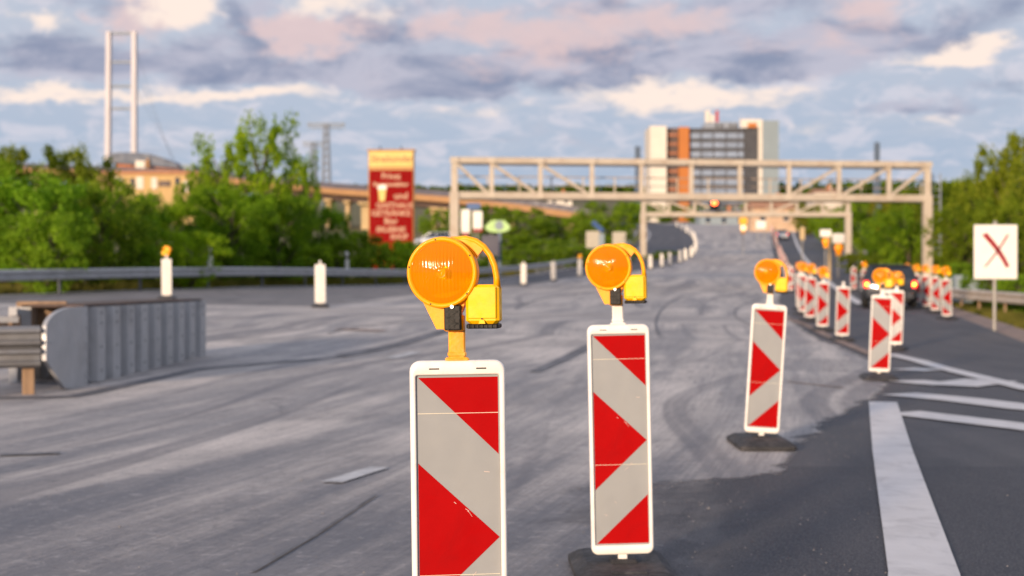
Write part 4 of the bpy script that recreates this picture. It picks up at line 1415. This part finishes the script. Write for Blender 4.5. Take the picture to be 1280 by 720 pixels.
car(P(977, 215), 215, -8, 'car_silver', 'tiny silver car coming over the far crest in the open lane', lit=False)
cx_ = P(545, 135)
car(cx_, 135, 70, 'car_silver', 'pale parked car behind the nearest amber lamp, below the red pylon', lit=False, z=H(300, 135) - .75)


# ------------------------------------------------------------------ far structures
def box_part(name, root, x0, x1, y0, y1, z0, z1, mat):
    return MB().box(((x0 + x1) / 2, (y0 + y1) / 2, (z0 + z1) / 2), (abs(x1 - x0), abs(y1 - y0), abs(z1 - z0)), mat).build(name, root)

def hotel():
    Z = 445.0; k = Z / F
    x0 = P(812, Z); zg = g(x0, Z) - 3
    root = empty('hotel_tower', (P(892, Z), Z, zg), 0, 'tall hotel block with white end wall, orange strip and dark window grid', 'building')
    def X(px): return (px - 892) * k
    def ZZ(y): return H(y, Z) - zg
    box_part('core', root, X(833), X(949), 2, 16, 0, ZZ(161), 'dark_clad')
    box_part('end_wall', root, X(812), X(832.5), -1.5, 16, 0, ZZ(158), 'white_wall')
    box_part('balcony_strip', root, X(832.6), X(848), .8, 1.98, 0, ZZ(159.5), 'dark_brown')
    for i in range(8):
        box_part('balcony', root, X(834), X(847.5), .2, .79, ZZ(170 + i * 11.3), ZZ(167.5 + i * 11.3), 'brick')
    box_part('orange_wall', root, X(848.2), X(861), -.8, 1.97, 0, ZZ(159), 'orange_clad')
    # facade grid: pale glazed bands between dark floor slabs and piers
    box_part('facade', root, X(861.2), X(931), 1.0, 1.96, 0, ZZ(160), 'dark_clad')
    cols = (862.5, 876, 877.8, 891.5, 893.3, 907, 908.8, 922, 923.5, 930)
    for i in range(9):
        yt = 166 + i * 11.6
        for c in range(5):
            box_part('window', root, X(cols[2 * c]), X(cols[2 * c + 1]), .9, .99, ZZ(yt + 6.8), ZZ(yt), 'glass_pale')
    box_part('stair_shaft', root, X(931.2), X(947.5), .2, 1.95, 0, ZZ(160), 'dark_clad')
    box_part('white_frame', root, X(925), X(952.5), -.6, .1, ZZ(160), ZZ(149.5), 'white_wall')
    box_part('brown_recess', root, X(934), X(945.5), -.75, -.61, ZZ(159.9), ZZ(154), 'orange_clad')
    box_part('white_edge', root, X(947.8), X(952.4), -.55, 1.9, 0, ZZ(160.2), 'white_wall')
    box_part('right_wing', root, X(952.8), X(973), -.4, 16, 0, ZZ(151), 'white_grey')  # grey puts the shaded side of the white block into the colour
    m = MB().prism([(X(880), ZZ(160)), (X(925), ZZ(160)), (X(925), ZZ(151.5)), (X(884), ZZ(151.5))], 3, 12, 'steel_haze'); m.build('roof_plant', root)
    for px in (897, 903, 915, 921):
        box_part('vent', root, X(px - 1.4), X(px + 1.4), 2.6, 2.95, ZZ(158), ZZ(154), 'dark_clad')
    box_part('chimney', root, X(884.5), X(890), 5, 7, ZZ(151.5), ZZ(136), 'white_wall')
    box_part('chimney', root, X(891), X(895.5), 5, 7, ZZ(151.5), ZZ(141), 'white_wall')
    box_part('mast', root, X(897.5), X(901), 5, 6, ZZ(151.5), ZZ(136), 'mast_red')
    for px in (928, 938, 941): box_part('antenna', root, X(px - .3), X(px + .3), 5, 5.2, ZZ(150), ZZ(143), 'steel_haze')
hotel()

def viaduct():
    pts = [(-120, 345, 200), (60, 330, 205), (150, 315, 209), (250, 298, 213), (330, 285, 220), (420, 272, 229), (500, 262, 234), (560, 256, 238.5), (650, 251, 248), (745, 248, 262)]
    W = [Vector((P(px, Z), Z, H(y, Z))) for px, Z, y in pts]
    root = empty('viaduct', (W[0].x, W[0].y, 0), 0, 'long orange-lit concrete viaduct descending to the right behind the trees', 'bridge')
    o0 = Vector(root.location)
    def ext(name, a0, a1, z0, z1, mat):
        rings = []
        for p in W:
            rings.append([(p.x, p.y + a0, p.z + z0), (p.x, p.y + a1, p.z + z0), (p.x, p.y + a1, p.z + z1), (p.x, p.y + a0, p.z + z1)])
        rings = [[tuple(Vector(q) - o0) for q in r] for r in rings]
        MB().loft(rings, mat, cap0=True, cap1=True).build(name, root)
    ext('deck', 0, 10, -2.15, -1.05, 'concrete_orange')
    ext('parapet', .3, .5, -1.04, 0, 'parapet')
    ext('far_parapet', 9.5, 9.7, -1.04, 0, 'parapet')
    ext('girder', 3.0, 8.0, -3.1, -2.16, 'dark_brown')  # dark colour stands in for the shade under the deck
    # piers
    def at(px):
        for a, b in zip(pts, pts[1:]):
            if a[0] <= px <= b[0]:
                t = (px - a[0]) / (b[0] - a[0]); Z = a[1] + (b[1] - a[1]) * t; return P(px, Z), Z, H(a[2] + (b[2] - a[2]) * t, Z)
    for px, wpx in ((-60, 8), (40, 8), (118, 8), (200, 8), (285, 8), (345, 7), (408, 6), (432, 5), (455, 11), (541, 7), (553, 7), (640, 6), (711, 8)):
        x, Y, z = at(px); zg = g(x, Y) - 1; k = Y / F
        m = MB().box((x - o0.x, Y + 4.5, (zg + z - 3.1) / 2), (wpx * k, 3, z - 3.1 - zg), 'concrete_tan')
        m.box((x - o0.x, Y + 4.5 - 0, z - 3.35), (wpx * k * 1.6, 6, .5), 'concrete_tan')
        for i, v in enumerate(m.v): pass
        o = m.build('pier', root); o.location = (0, -o0.y, 0)
viaduct()

def yellow_building():
    Z = 285.0; k = Z / F
    x0, x1 = P(120, Z), P(246, Z); zg = g(x0, Z) - 2
    root = empty('yellow_building', ((x0 + x1) / 2, Z, zg), 0, 'long yellow building with white windows under the viaduct, behind the left trees', 'building')
    hw = (x1 - x0) / 2; zt_ = H(218, Z) - zg
    box_part('wall', root, -hw, hw, 0, 8, 0, zt_, 'plaster_yellow')
    box_part('eave', root, -hw - .3, hw + .3, -.4, 8.3, zt_ + .01, zt_ + .7, 'roof_tile')
    for px, mt, wpx, y0, y1 in ((149, 'white_wall', 9, 221, 236), (166, 'glass_dark', 5, 223, 233), (175, 'white_wall', 9, 221, 236), (193, 'white_wall', 7, 222, 236), (206, 'dark_brown', 15, 226, 233), (232, 'white_wall', 6, 226, 240), (222, 'glass_dark', 5, 222, 231)):
        xx = P(px, Z) - root.location.x
        w_ = box_part('window', root, xx - wpx * k / 2, xx + wpx * k / 2, -.12, -.01, H(y1, Z) - zg, H(y0, Z) - zg, mt)
        o = MB().box((xx, -.16, H(y1, Z) - zg - .08), (wpx * k * 1.1, .2, .14), 'concrete_tan').build('sill', w_)
yellow_building()

def hall():
    Z = 400.0; k = Z / F; x = P(180, Z); zg = g(x, Z) - 2
    root = empty('hall', (x, Z, zg), 0, 'brick hall with curved dark blue roof at the foot of the two white pylon legs', 'building')
    X = lambda px: (px - 180) * k
    ZZ = lambda y: H(y, Z) - zg
    box_part('wall', root, X(142), X(222), 1.5, 22, 0, ZZ(205), 'brick')
    poly = [(X(136), ZZ(203)), (X(226), ZZ(210.5)), (X(218), ZZ(204)), (X(205), ZZ(197.5)), (X(190), ZZ(193)), (X(172), ZZ(191)), (X(150), ZZ(190.5)), (X(136), ZZ(192))]
    MB().prism(poly, 0, 24, 'roof_blue').build('roof', root)
    box_part('gable', root, X(147), X(164), 1.1, 1.49, ZZ(212), ZZ(199.5), 'brick')
    box_part('white_bay', root, X(170), X(182), -.5, -.02, ZZ(212), ZZ(201), 'white_wall')
    box_part('chimney', root, X(183.5), X(187), -.6, -.02, ZZ(212), ZZ(199), 'concrete_orange')
    box_part('wing', root, X(220), X(240), 2, 12, 0, ZZ(205), 'white_grey')
hall()

def bridge_pylon():
    Z = 720.0; k = Z / F; x = P(151.5, Z); zg = 0
    root = empty('bridge_pylon', (x, Z, zg), 0, 'very tall white twin-legged bridge pylon with three thin cross beams on the left skyline', 'bridge pylon')
    for px0, px1, s in ((134.5, 136.5, -1), (168, 168.5, 1)):
        xb = P(px0, Z) - x; xt = P(px1 if s > 0 else 136.8, Z) - x
        zt_ = H(40, Z)
        m = MB(); wb, wt = 3.1 * k, 2.6 * k
        r0 = [(xb - wb, -2.4, 20), (xb + wb, -2.4, 20), (xb + wb, 2.4, 20), (xb - wb, 2.4, 20)]
        r1 = [(xt - wt, -1.8, zt_), (xt + wt, -1.8, zt_), (xt + wt, 1.8, zt_), (xt - wt, 1.8, zt_)]
        m.loft([r0, r1], 'pylon_paint', cap0=True, cap1=True).build('leg', root)
    for y in (42, 78, 108, 136):
        z = H(y, Z); MB().box((P(152.5, Z) - x, 0, z), (29 * k, 1.4, 2.8 * k), 'steel_haze').build('cross_beam', root)
    for i in range(3):
        zt_ = H(62 + i * 26, Z)
        MB().bar((P(171, Z) - x, 0, zt_), (P(192 + i, Z) - x, 40 + i * 6, 62), .10, .10, 'steel_haze').build('cable', root)
bridge_pylon()

def power_pylon(px, Z, y0, wpx, lb):
    k = Z / F; x = P(px, Z); zg = g(x, Z) - 1
    root = empty('power_pylon', (x, Z, zg), 0, lb, 'power pylon', 'power pylons above the viaduct')
    ht = H(y0, Z) - zg; m = MB(); b = 5.5 * k; t = 2.4 * k; n = 12
    def cor(f, i):
        h_ = b + (t - b) * f; return ((-h_, -h_), (h_, -h_), (h_, h_), (-h_, h_))[i]
    for i in range(4):
        a0 = cor(0, i); a1 = cor(1, i); m.bar((a0[0], a0[1], 0), (a1[0], a1[1], ht), .55, .55, 'steel_haze')
    for j in range(n):
        f0, f1 = j / n, (j + 1) / n
        for i in range(4):
            p = cor(f0, i); q = cor(f1, (i + 1) % 4); m.bar((p[0], p[1], ht * f0), (q[0], q[1], ht * f1), .3, .3, 'steel_haze')
            p = cor(f0, (i + 1) % 4); q = cor(f1, i); m.bar((p[0], p[1], ht * f0), (q[0], q[1], ht * f1), .3, .3, 'steel_haze')
    m.build('tower', root)
    m = MB(); w_ = wpx * k / 2
    m.beam((-w_, 0, ht), (w_, 0, ht), 1.2, .7, 'steel_haze'); m.beam((-w_ * .82, 0, ht - 2.2 * k * 2), (w_ * .82, 0, ht - 2.2 * k * 2), 1.0, .5, 'steel_haze')
    for s in (-1, 1):
        m.bar((s * w_, 0, ht), (s * w_ * .82, 0, ht - 4.4 * k), .5, .5, 'steel_haze')
        for i in range(6):
            a = s * w_ * (i / 6); c = s * w_ * .82 * ((i + 1) / 6); m.bar((a, 0, ht), (c, 0, ht - 4.4 * k), .3, .3, 'steel_haze')
        for q in (.35, .65, .95):
            m.bar((s * w_ * q, 0, ht - 4.4 * k), (s * w_ * q, 0, ht - 8 * k), .3, .3, 'steel_haze')
    m.build('cross_arm', root)
power_pylon(408, 640, 155, 47, 'larger grey steel power pylon with one wide cross arm, left of the red sign')
power_pylon(392, 900, 178, 26, 'smaller fainter power pylon just left of the larger one')

def lattice_mast(px, Z, y0, lb, wpx=8):
    k = Z / F; x = P(px, Z); zg = g(x, Z) - 1
    root = empty('radio_mast', (x, Z, zg), 0, lb, 'radio mast'); ht = H(y0, Z) - zg
    m = MB(); b = wpx * k / 2; n = 14
    for sx in (-1, 1):
        for sy in (-1, 1):
            m.bar((sx * b, sy * b, 0), (sx * b * .3, sy * b * .3, ht), .35, .35, 'steel_blue')
    for j in range(n):
        f0, f1 = j / n, (j + 1) / n; a = b * (1 - .7 * f0); c = b * (1 - .7 * f1)
        for sy in (-1, 1):
            m.bar((-a, sy * b * (1 - .7 * f0), ht * f0), (c, sy * b * (1 - .7 * f1), ht * f1), .2, .2, 'steel_blue')
            m.bar((a, sy * b * (1 - .7 * f0), ht * f0), (-c, sy * b * (1 - .7 * f1), ht * f1), .2, .2, 'steel_blue')
    m.build('tower', root)
    for f in (.99, .90, .72):
        m = MB()
        for i in range(4):
            a = math.pi / 2 * i + .5; m.box((math.cos(a) * b * .8, math.sin(a) * b * .8, ht * f - .8), (.5, .5, 1.8), 'steel_blue', bev=.05)
        m.build('antenna_panel', root)
lattice_mast(1096, 330, 178, 'dark blue lattice radio mast rising behind the right part of the gantry', 7)
lattice_mast(797, 380, 183, 'dark blue lattice radio mast just left of the hotel', 7)

def house(px, Z, ytop, ybase, wpx, lb, wall='tan_wall', roof='roof_tile', rise=.45, yaw=0):
    k = Z / F; x = P(px, Z); zb_ = min(H(ybase, Z), g(x, Z)) - 1
    root = empty('house', (x, Z, zb_), R(yaw), lb, 'house')
    w_ = wpx * k / 2; ht = H(ytop, Z) - zb_; rz = (H(ytop, Z) - H(ybase, Z)) * rise; wz = ht - rz
    d = 9
    box_part('wall', root, -w_, w_, 0, d, 0, wz, wall)
    rp = MB(); ov = .5
    vs = [(-w_ - ov, -ov, wz), (w_ + ov, -ov, wz), (w_ + ov, d + ov, wz), (-w_ - ov, d + ov, wz), (-w_ * .75, d / 2, ht), (w_ * .75, d / 2, ht)]
    rp.add(vs, [(0, 1, 5, 4), (1, 2, 5), (2, 3, 4, 5), (3, 0, 4), (0, 3, 2, 1)], roof)
    r = rp.build('roof', root)
    MB().box((w_ * .3, d / 2 - 1, ht + .1), (.8, .8, 1.8), 'brick').build('chimney', r)
    n = max(2, int(w_ / 1.6))
    for i in range(n):
        xx = -w_ + (i + .5) * 2 * w_ / n
        o = box_part('window', root, xx - .5, xx + .5, -.06, .02, wz - 2.2, wz - .9, 'glass_dark')
        MB().box((xx, -.1, wz - 2.26), (1.2, .12, .1), 'sign_white').build('sill', o)
house(968, 250, 247, 276, 58, 'tan house with brownish hipped roof at the crest below the hotel')
house(1035, 330, 235, 247, 34, 'small house with red-brown roof between gantry braces on the far hill', wall='white_wall')
house(905, 330, 262, 279, 60, 'low pale building below the hotel seen between the gantry chords', wall='white_grey', roof='roof_blue', rise=.3)
house(700, 420, 240, 250, 30, 'small far house on the ridge above the viaduct', wall='white_wall')


# ------------------------------------------------------------------ trees
def crown_mesh(name, seed, mat, blobs, per, leaf, sx=1.0, low=.18, gappy=0.0, top=1.0):
    """unit crown: height 1, radius about .5; blobs of leaf-sized quads through its volume"""
    r = random.Random(seed); mb = MB(); vs = []; fs = []; cent = []
    for b in range(blobs):
        for _ in range(40):
            z = low + (top - low) * r.random() ** .9
            f = (z - low) / (top - low)
            env = .50 * math.sin(math.pi * min(1, .16 + .84 * (1 - f) ** .75)) ** .7 + .02
            a = r.uniform(0, 6.283); rr_ = env * math.sqrt(r.uniform(.12, 1)) * r.uniform(.75, 1.12)
            c = Vector((rr_ * math.cos(a), rr_ * math.sin(a), z))
            if all((c - q).length > .05 for q in cent[-30:]): break
        cent.append(c)
        br = r.uniform(.055, .115) * (1 - gappy * .25)
        k = int(per * r.uniform(.6, 1.4))
        for _ in range(k):
            d = Vector((r.gauss(0, 1), r.gauss(0, 1), r.gauss(0, .8))).normalized()
            p = c + d * br * (r.random() ** .45) * r.uniform(.8, 1.25)
            n_ = (d + Vector((r.uniform(-.9, .9), r.uniform(-.9, .9), r.uniform(-.3, 1.0)))).normalized()
            q = n_.to_track_quat('Z', 'Y'); s_ = leaf * r.uniform(.6, 1.35); rot = r.uniform(0, 6.28)
            ca, sa = math.cos(rot) * s_, math.sin(rot) * s_
            o = len(vs)
            for (u_, v_) in ((1, 0), (0, .55), (-1, 0), (0, -.55)):
                vs.append(p + q @ Vector((u_ * ca - v_ * sa, u_ * sa + v_ * ca, 0)))
            fs.append((o, o + 1, o + 2, o + 3))
    mb.add(vs, fs, mat)
    return mb.mesh(name), cent
def trunk_mesh(name, seed, cent, low=.2):
    r = random.Random(seed); mb = MB(); pts = []
    x = y = 0
    for i in range(8):
        z = i / 7 * .82 - .04; pts.append((x, y, z)); x += r.uniform(-.015, .015); y += r.uniform(-.015, .015)
    mb.tube(pts, [.032 - .0038 * i for i in range(8)], 'bark', 8)
    for c in r.sample(cent, min(22, len(cent))):
        zs = max(.08, min(.7, c.z - .22 - r.random() * .1)); i = int((zs + .04) / .82 * 7); i = max(0, min(7, i)); p0 = Vector(pts[i])
        mid = p0.lerp(c, .5) + Vector((r.uniform(-.02, .02), r.uniform(-.02, .02), .03))
        mb.tube([p0, mid, c], [.011, .007, .003], 'bark', 5)
    return mb.mesh(name)
TREES = {}
for key, seed, mat, blobs, per, leaf, kw in (
        ('fresh', 1, 'leaf_fresh', 120, 95, .017, dict(low=.12)), ('fresh2', 2, 'leaf_fresh', 105, 100, .018, dict(low=.06)), ('dark', 3, 'leaf_dark', 125, 95, .018, dict(low=.10)),
        ('olive', 4, 'leaf_olive', 120, 95, .018, dict(low=.10)), ('sparse', 5, 'leaf_fresh', 92, 85, .019, dict(low=.16, gappy=.5)), ('bush', 6, 'leaf_fresh', 90, 90, .026, dict(low=.02)),
        ('bush_dark', 7, 'leaf_dark', 90, 90, .026, dict(low=.02)), ('bush_olive', 8, 'leaf_olive', 90, 90, .026, dict(low=.02)), ('olive_sparse', 9, 'leaf_olive', 85, 70, .017, dict(low=.2, gappy=1))):
    me, cent = crown_mesh('crown_' + key, seed, mat, blobs, per, leaf, **kw)
    TREES[key] = (me, trunk_mesh('trunk_' + key, seed, cent))
def tree(px, Z, ytop, wpx, key, label, tint=(1, 1, 1), group=None, base=None, depth=1.0):
    x = P(px, Z); zg = g(x, Z) - .25 if base is None else base
    bush = key.startswith('bush')
    root = empty('bush' if bush else 'tree', (x, Z, zg), rnd.uniform(0, 6.28), label, 'bush' if bush else 'tree', group)
    ht = H(ytop, Z) - zg; wd = wpx * Z / F
    for nm, me in (('crown', TREES[key][0]), ('trunk', TREES[key][1])):
        o = bpy.data.objects.new(nm, me); scene.collection.objects.link(o); o.parent = root
        o.color = tuple(c_ * 1.28 for c_ in tint) + (1,)
    root.scale = (wd, wd * depth, ht)
    return root
G1 = 'trees behind the left guardrail'
for a in (
    (-75, 47, 190, 190, 'fresh', 'tree cut off by the left picture edge'), (-10, 50, 186, 110, 'olive', 'thin-topped tree reaching into the sky at the left edge'),
    (35, 47, 222, 150, 'fresh', 'broad bright green tree at the far left above the guardrail', (.85, 1, .9)),
    (92, 60, 188, 105, 'olive', 'olive tree standing just left of the bridge pylon foot', (.8, .85, .8)),
    (125, 50, 228, 130, 'dark', 'dark green tree in front of the bridge pylon foot', (1.7, 1.6, 1.4)),
    (60, 45, 268, 120, 'fresh2', 'rounded pale green tree low beside the left edge', (.95, 1, 1)),
    (165, 54, 243, 95, 'fresh2', 'mid green tree below the yellow building', (.9, 1, .8)),
    (205, 60, 255, 100, 'fresh', 'light yellow-green tree below the viaduct, right of the yellow building', (1.2, 1.15, .8)),
    (242, 62, 232, 70, 'fresh', 'narrow bright tree whose top crosses the viaduct', (1.0, 1.0, .7)),
    (282, 66, 178, 95, 'sparse', 'tall loose tree left of the tallest one', (1.05, 1, .7)),
    (326, 64, 152, 108, 'sparse', 'tallest loose tree with sky showing through its crown', (1.1, 1.05, .7)),
    (376, 70, 198, 50, 'sparse', 'slim loose tree just right of the tallest one', (1, 1, .7)),
    (290, 58, 236, 110, 'fresh', 'dense tree below the tallest loose tree', (.75, .85, .6)),
    (350, 62, 246, 105, 'fresh2', 'dense dark tree beneath the slim loose tree', (.65, .75, .55)),
    (402, 72, 258, 64, 'fresh', 'rounded tree in front of the viaduct pillars left of the red pylon', (.6, .75, .5)),
    (240, 52, 292, 90, 'fresh2', 'low bright tree above the guardrail behind the lamp-topped white beacon', (1.1, 1.1, .7)),
):
    tree(*a[:6], tint=a[6] if len(a) > 6 else (1, 1, 1), group=G1)
G2 = 'bushes along the left guardrail'
lowb = [(-30, 46, 300, 100), (15, 44, 318, 80), (70, 45, 312, 90), (125, 46, 318, 80), (170, 48, 310, 80), (215, 49, 320, 70), (265, 51, 312, 80), (305, 53, 318, 70), (345, 56, 306, 80), (385, 60, 300, 75), (420, 64, 296, 80), (450, 68, 286, 66), (488, 73, 298, 70), (515, 78, 300, 50), (548, 90, 306, 60), (585, 96, 318, 50)]
desc = ['outside the left edge', 'first bush from the left edge', 'second bush from the left edge', 'third bush from the left edge', 'bush above the corrugated barrier', 'bush right behind the lamp-topped white beacon',
        'bush behind the delineator post', 'bush right of the delineator post', 'bush under the tallest loose tree', 'bush behind the tall plain beacon back', 'bush right of the tall plain beacon back', 'bright bush at the left foot of the red pylon',
        'bush in front of the red pylon', 'small bush at the right foot of the red pylon', 'bush behind the nearest amber lamp', 'low bush by the left gantry leg']
for (px, Z, yt, wd), d_ in zip(lowb, desc):
    Z += 7; yt += 6
    kk = rnd.choice(['bush', 'bush', 'bush_dark']); tn = rnd.uniform(.65, 1.15)
    if kk == 'bush_dark': tn = rnd.uniform(1.3, 2.0)
    tree(px, Z, yt, wd, kk, ('green ' if kk == 'bush' else 'dark green ') + (d_ if 'bush' in d_ else 'bush ' + d_) + ', above the guardrail', (tn, tn, tn * .75), G2)
G3 = 'trees in the middle distance behind the large gantry'
mid = [(545, 185, 262, 45, 'dark', 'dark tree right of the red pylon under the viaduct'), (610, 200, 258, 70, 'dark', 'dark tree under the viaduct right of the left gantry leg'), (655, 190, 262, 80, 'dark', 'dark tree under the falling viaduct, second from the gantry leg'),
       (700, 195, 272, 60, 'dark', 'dark tree beside the viaduct pier'), (762, 168, 252, 82, 'dark', 'rounded dark tree just left of the far gantry'), (730, 180, 268, 50, 'fresh', 'lighter tree left of the rounded dark one'),
       (640, 150, 296, 80, 'bush', 'pale bushes below the green sign'), (690, 138, 300, 70, 'bush_dark', 'dark hedge bush left of the beige sign backs'), (655, 128, 312, 75, 'bush_dark', 'dark low bush above the first small beacon backs'),
       (720, 125, 308, 70, 'bush_dark', 'dark low bush behind the second amber lamp'), (605, 118, 318, 60, 'bush', 'green low bush right of the nearest lamp handle'), (770, 135, 308, 60, 'bush_dark', 'dark low bush by the far gantry foot'),
       (818, 150, 318, 44, 'bush', 'small bright bush right of the far gantry foot'), (835, 165, 314, 36, 'bush', 'small bush at the inside of the far left bend'), (575, 170, 285, 50, 'dark', 'dark tree behind the white banners')]
for a in mid:
    t_ = 1.5 if a[4] in ('dark', 'bush_dark') else .8
    tree(*a, tint=(t_, t_, t_ * .75), group=G3)
G4 = 'trees behind the right guardrail'
rt = [(1268, 62, 172, 92, 'olive', 'tallest right tree, crown reaching above its neighbours at the picture edge', (1, 1, .8)), (1320, 58, 190, 120, 'olive', 'tree beyond the right picture edge'),
      (1225, 72, 218, 80, 'olive', 'olive tree directly above the crossed-out sign', (.95, 1, .8)), (1190, 84, 228, 75, 'olive', 'olive tree right of the gantry ladder', (.9, 1, .8)),
      (1150, 96, 236, 80, 'olive', 'olive tree behind the right gantry leg', (.8, .9, .7)), (1118, 112, 242, 70, 'olive_sparse', 'brownish loose tree under the right gantry braces', (1.1, .85, .6)),
      (1085, 160, 248, 70, 'dark', 'dark tree right of the far gantry leg', (1.6, 1.6, 1)), (1135, 86, 262, 90, 'dark', 'dark green tree left of the right gantry leg', (1.7, 1.7, 1.1)),
      (1112, 100, 275, 70, 'dark', 'dark rounded tree behind the small beacons', (1.5, 1.6, 1.1)), (1205, 66, 262, 90, 'olive', 'dense tree between ladder and crossed-out sign', (.75, .85, .6)),
      (1262, 54, 250, 90, 'olive', 'dense tree behind the crossed-out sign', (.8, .9, .7)), (1050, 185, 262, 50, 'dark', 'dark tree seen through the far gantry', (1.6, 1.6, 1)),
      (1010, 235, 256, 55, 'olive', 'small olive tree beside the tan house', (1.1, 1, .7)), (1035, 200, 264, 50, 'dark', 'dark tree above the two lamp signs', (1.6, 1.6, 1)),
      (1240, 52, 335, 70, 'bush_dark', 'dark hedge bush under the crossed-out sign', (1.5, 1.6, 1.2)), (1275, 48, 345, 60, 'bush_dark', 'dark hedge bush at the right edge', (1.5, 1.6, 1.2)),
      (1200, 64, 330, 60, 'bush_dark', 'dark bush behind the short metal railing', (1.5, 1.6, 1.2)), (1165, 80, 318, 60, 'bush_olive', 'olive bush behind the left pointing beacons', (.9, .9, .7)),
      (1110, 90, 315, 80, 'bush_olive', 'olive bush behind the dark car', (.8, .9, .7)), (1070, 108, 318, 50, 'bush_olive', 'olive bush at the right foot of the far gantry', (.9, .9, .7)),
      (940, 400, 254, 30, 'dark', 'small dark tree at the foot of the hotel', (1.5, 1.5, 1)), (985, 420, 243, 34, 'olive', 'small tree right of the hotel', (1, 1, .7)), (870, 380, 258, 40, 'dark', 'dark tree below the hotel window grid', (1.5, 1.5, 1)), (832, 385, 256, 42, 'dark', 'dark tree below the white end wall of the hotel', (1.4, 1.5, 1)), (905, 375, 260, 40, 'olive', 'olive tree at the hotel foot, left of the dark stair shaft', (.8, .9, .7)), (800, 360, 254, 44, 'dark', 'dark tree left of the hotel foot above the far bend', (1.4, 1.5, 1))]
for a in rt:
    tree(*a[:6], tint=a[6] if len(a) > 6 else (1, 1, 1), group=G4)
# off-frame trees to the left of the camera (they shade the near road)
for i, (x, y, h_, w_) in enumerate(((-36, 31, 6, 7),)):
    root = empty('tree', (x, y, -.2), i * 1.3, 'roadside tree beyond the left picture edge', 'tree', 'roadside trees left of the picture')
    for nm, me in (('crown', TREES['fresh'][0]), ('trunk', TREES['fresh'][1])):
        o = bpy.data.objects.new(nm, me); scene.collection.objects.link(o); o.parent = root; o.color = (.9, .9, .8, 1)
    root.scale = (w_, w_, h_)

# distant tree line on the ridge: reads as one mass
def treeline(name, px0, px1, Z, y_top, label, mat, n=240, leaf=1.6, spread=7):
    vs = []; fs = []; r = random.Random(int(Z)); mb = MB()
    for i in range(n):
        px = px0 + (px1 - px0) * i / n + r.uniform(-3, 3); x = P(px, Z); yy = Z + r.uniform(-20, 20)
        zt_ = H(y_top + 4 * mnoise.noise(Vector((px * .03, 0, Z))) + r.uniform(-1.5, 2), Z); zb_ = zt_ - 16
        rad = r.uniform(.6, 1.3) * spread
        for k in range(60):
            t = r.random(); rr_ = rad * math.sqrt(max(0, 1 - (t * .95) ** 2)) * r.random() ** .4; a = r.uniform(0, 6.28)
            p = Vector((x + rr_ * math.cos(a), yy + rr_ * math.sin(a), zb_ + (zt_ - zb_) * t))
            q = Vector((r.uniform(-1, 1), r.uniform(-1, .2), r.uniform(-.2, 1))).normalized().to_track_quat('Z', 'Y'); o = len(vs); s_ = leaf * r.uniform(.6, 1.3)
            for (u_, v_) in ((1, 0), (0, .8), (-1, 0), (0, -.8)): vs.append(p + q @ Vector((u_ * s_, v_ * s_, 0)))
            fs.append((o, o + 1, o + 2, o + 3))
    mb.add(vs, fs, mat); o = mb.build(name); o.color = (1, 1.05, 1, 1)
    return tag(o, label, 'woodland', kind='stuff')
treeline('far_woods', 330, 880, 900, 234, 'thin dark line of distant woods above the viaduct', 'leaf_dark', 260)
treeline('far_woods', 955, 1300, 480, 232, 'dark wooded ridge behind the right half of the gantry', 'leaf_dark', 200, 1.1, 5)
treeline('far_woods', -100, 140, 700, 236, 'distant woods behind the left trees', 'leaf_dark', 100)

# loose stones along the ragged edge of the milled surface
def stones():
    r = random.Random(5); vs = []; fs = []
    for i in range(1500):
        y = 4.5 + 22 * r.random() ** 1.5
        x = interp(MR, y) - .3 + r.gauss(0, .45) if r.random() < .55 else r.uniform(-7, interp(MR, y) - .3)
        if r.random() < .2: x = r.uniform(-6, 5)
        z = g(x, y) + .009; q = r.uniform(.002, .007) * (1.8 if r.random() < .05 else 1); o = len(vs); a0 = r.uniform(0, 6.28)
        for k in range(4):
            a = a0 + k * 1.571; vs.append((x + q * math.cos(a) * r.uniform(.7, 1.2), y + q * math.sin(a) * r.uniform(.7, 1.2), z))
        vs.append((x + r.uniform(-.3, .3) * q, y, z + q * r.uniform(.6, 1.1)))
        fs += [(o, o + 1, o + 4), (o + 1, o + 2, o + 4), (o + 2, o + 3, o + 4), (o + 3, o, o + 4)]
    o = MB().add(vs, fs, 'gravel').build('gravel')
    o.data.materials[0] = MATS['stone_grey']
    tag(o, 'loose grit and small stones scattered over the scraped road surface', 'gravel', kind='stuff')
stones()
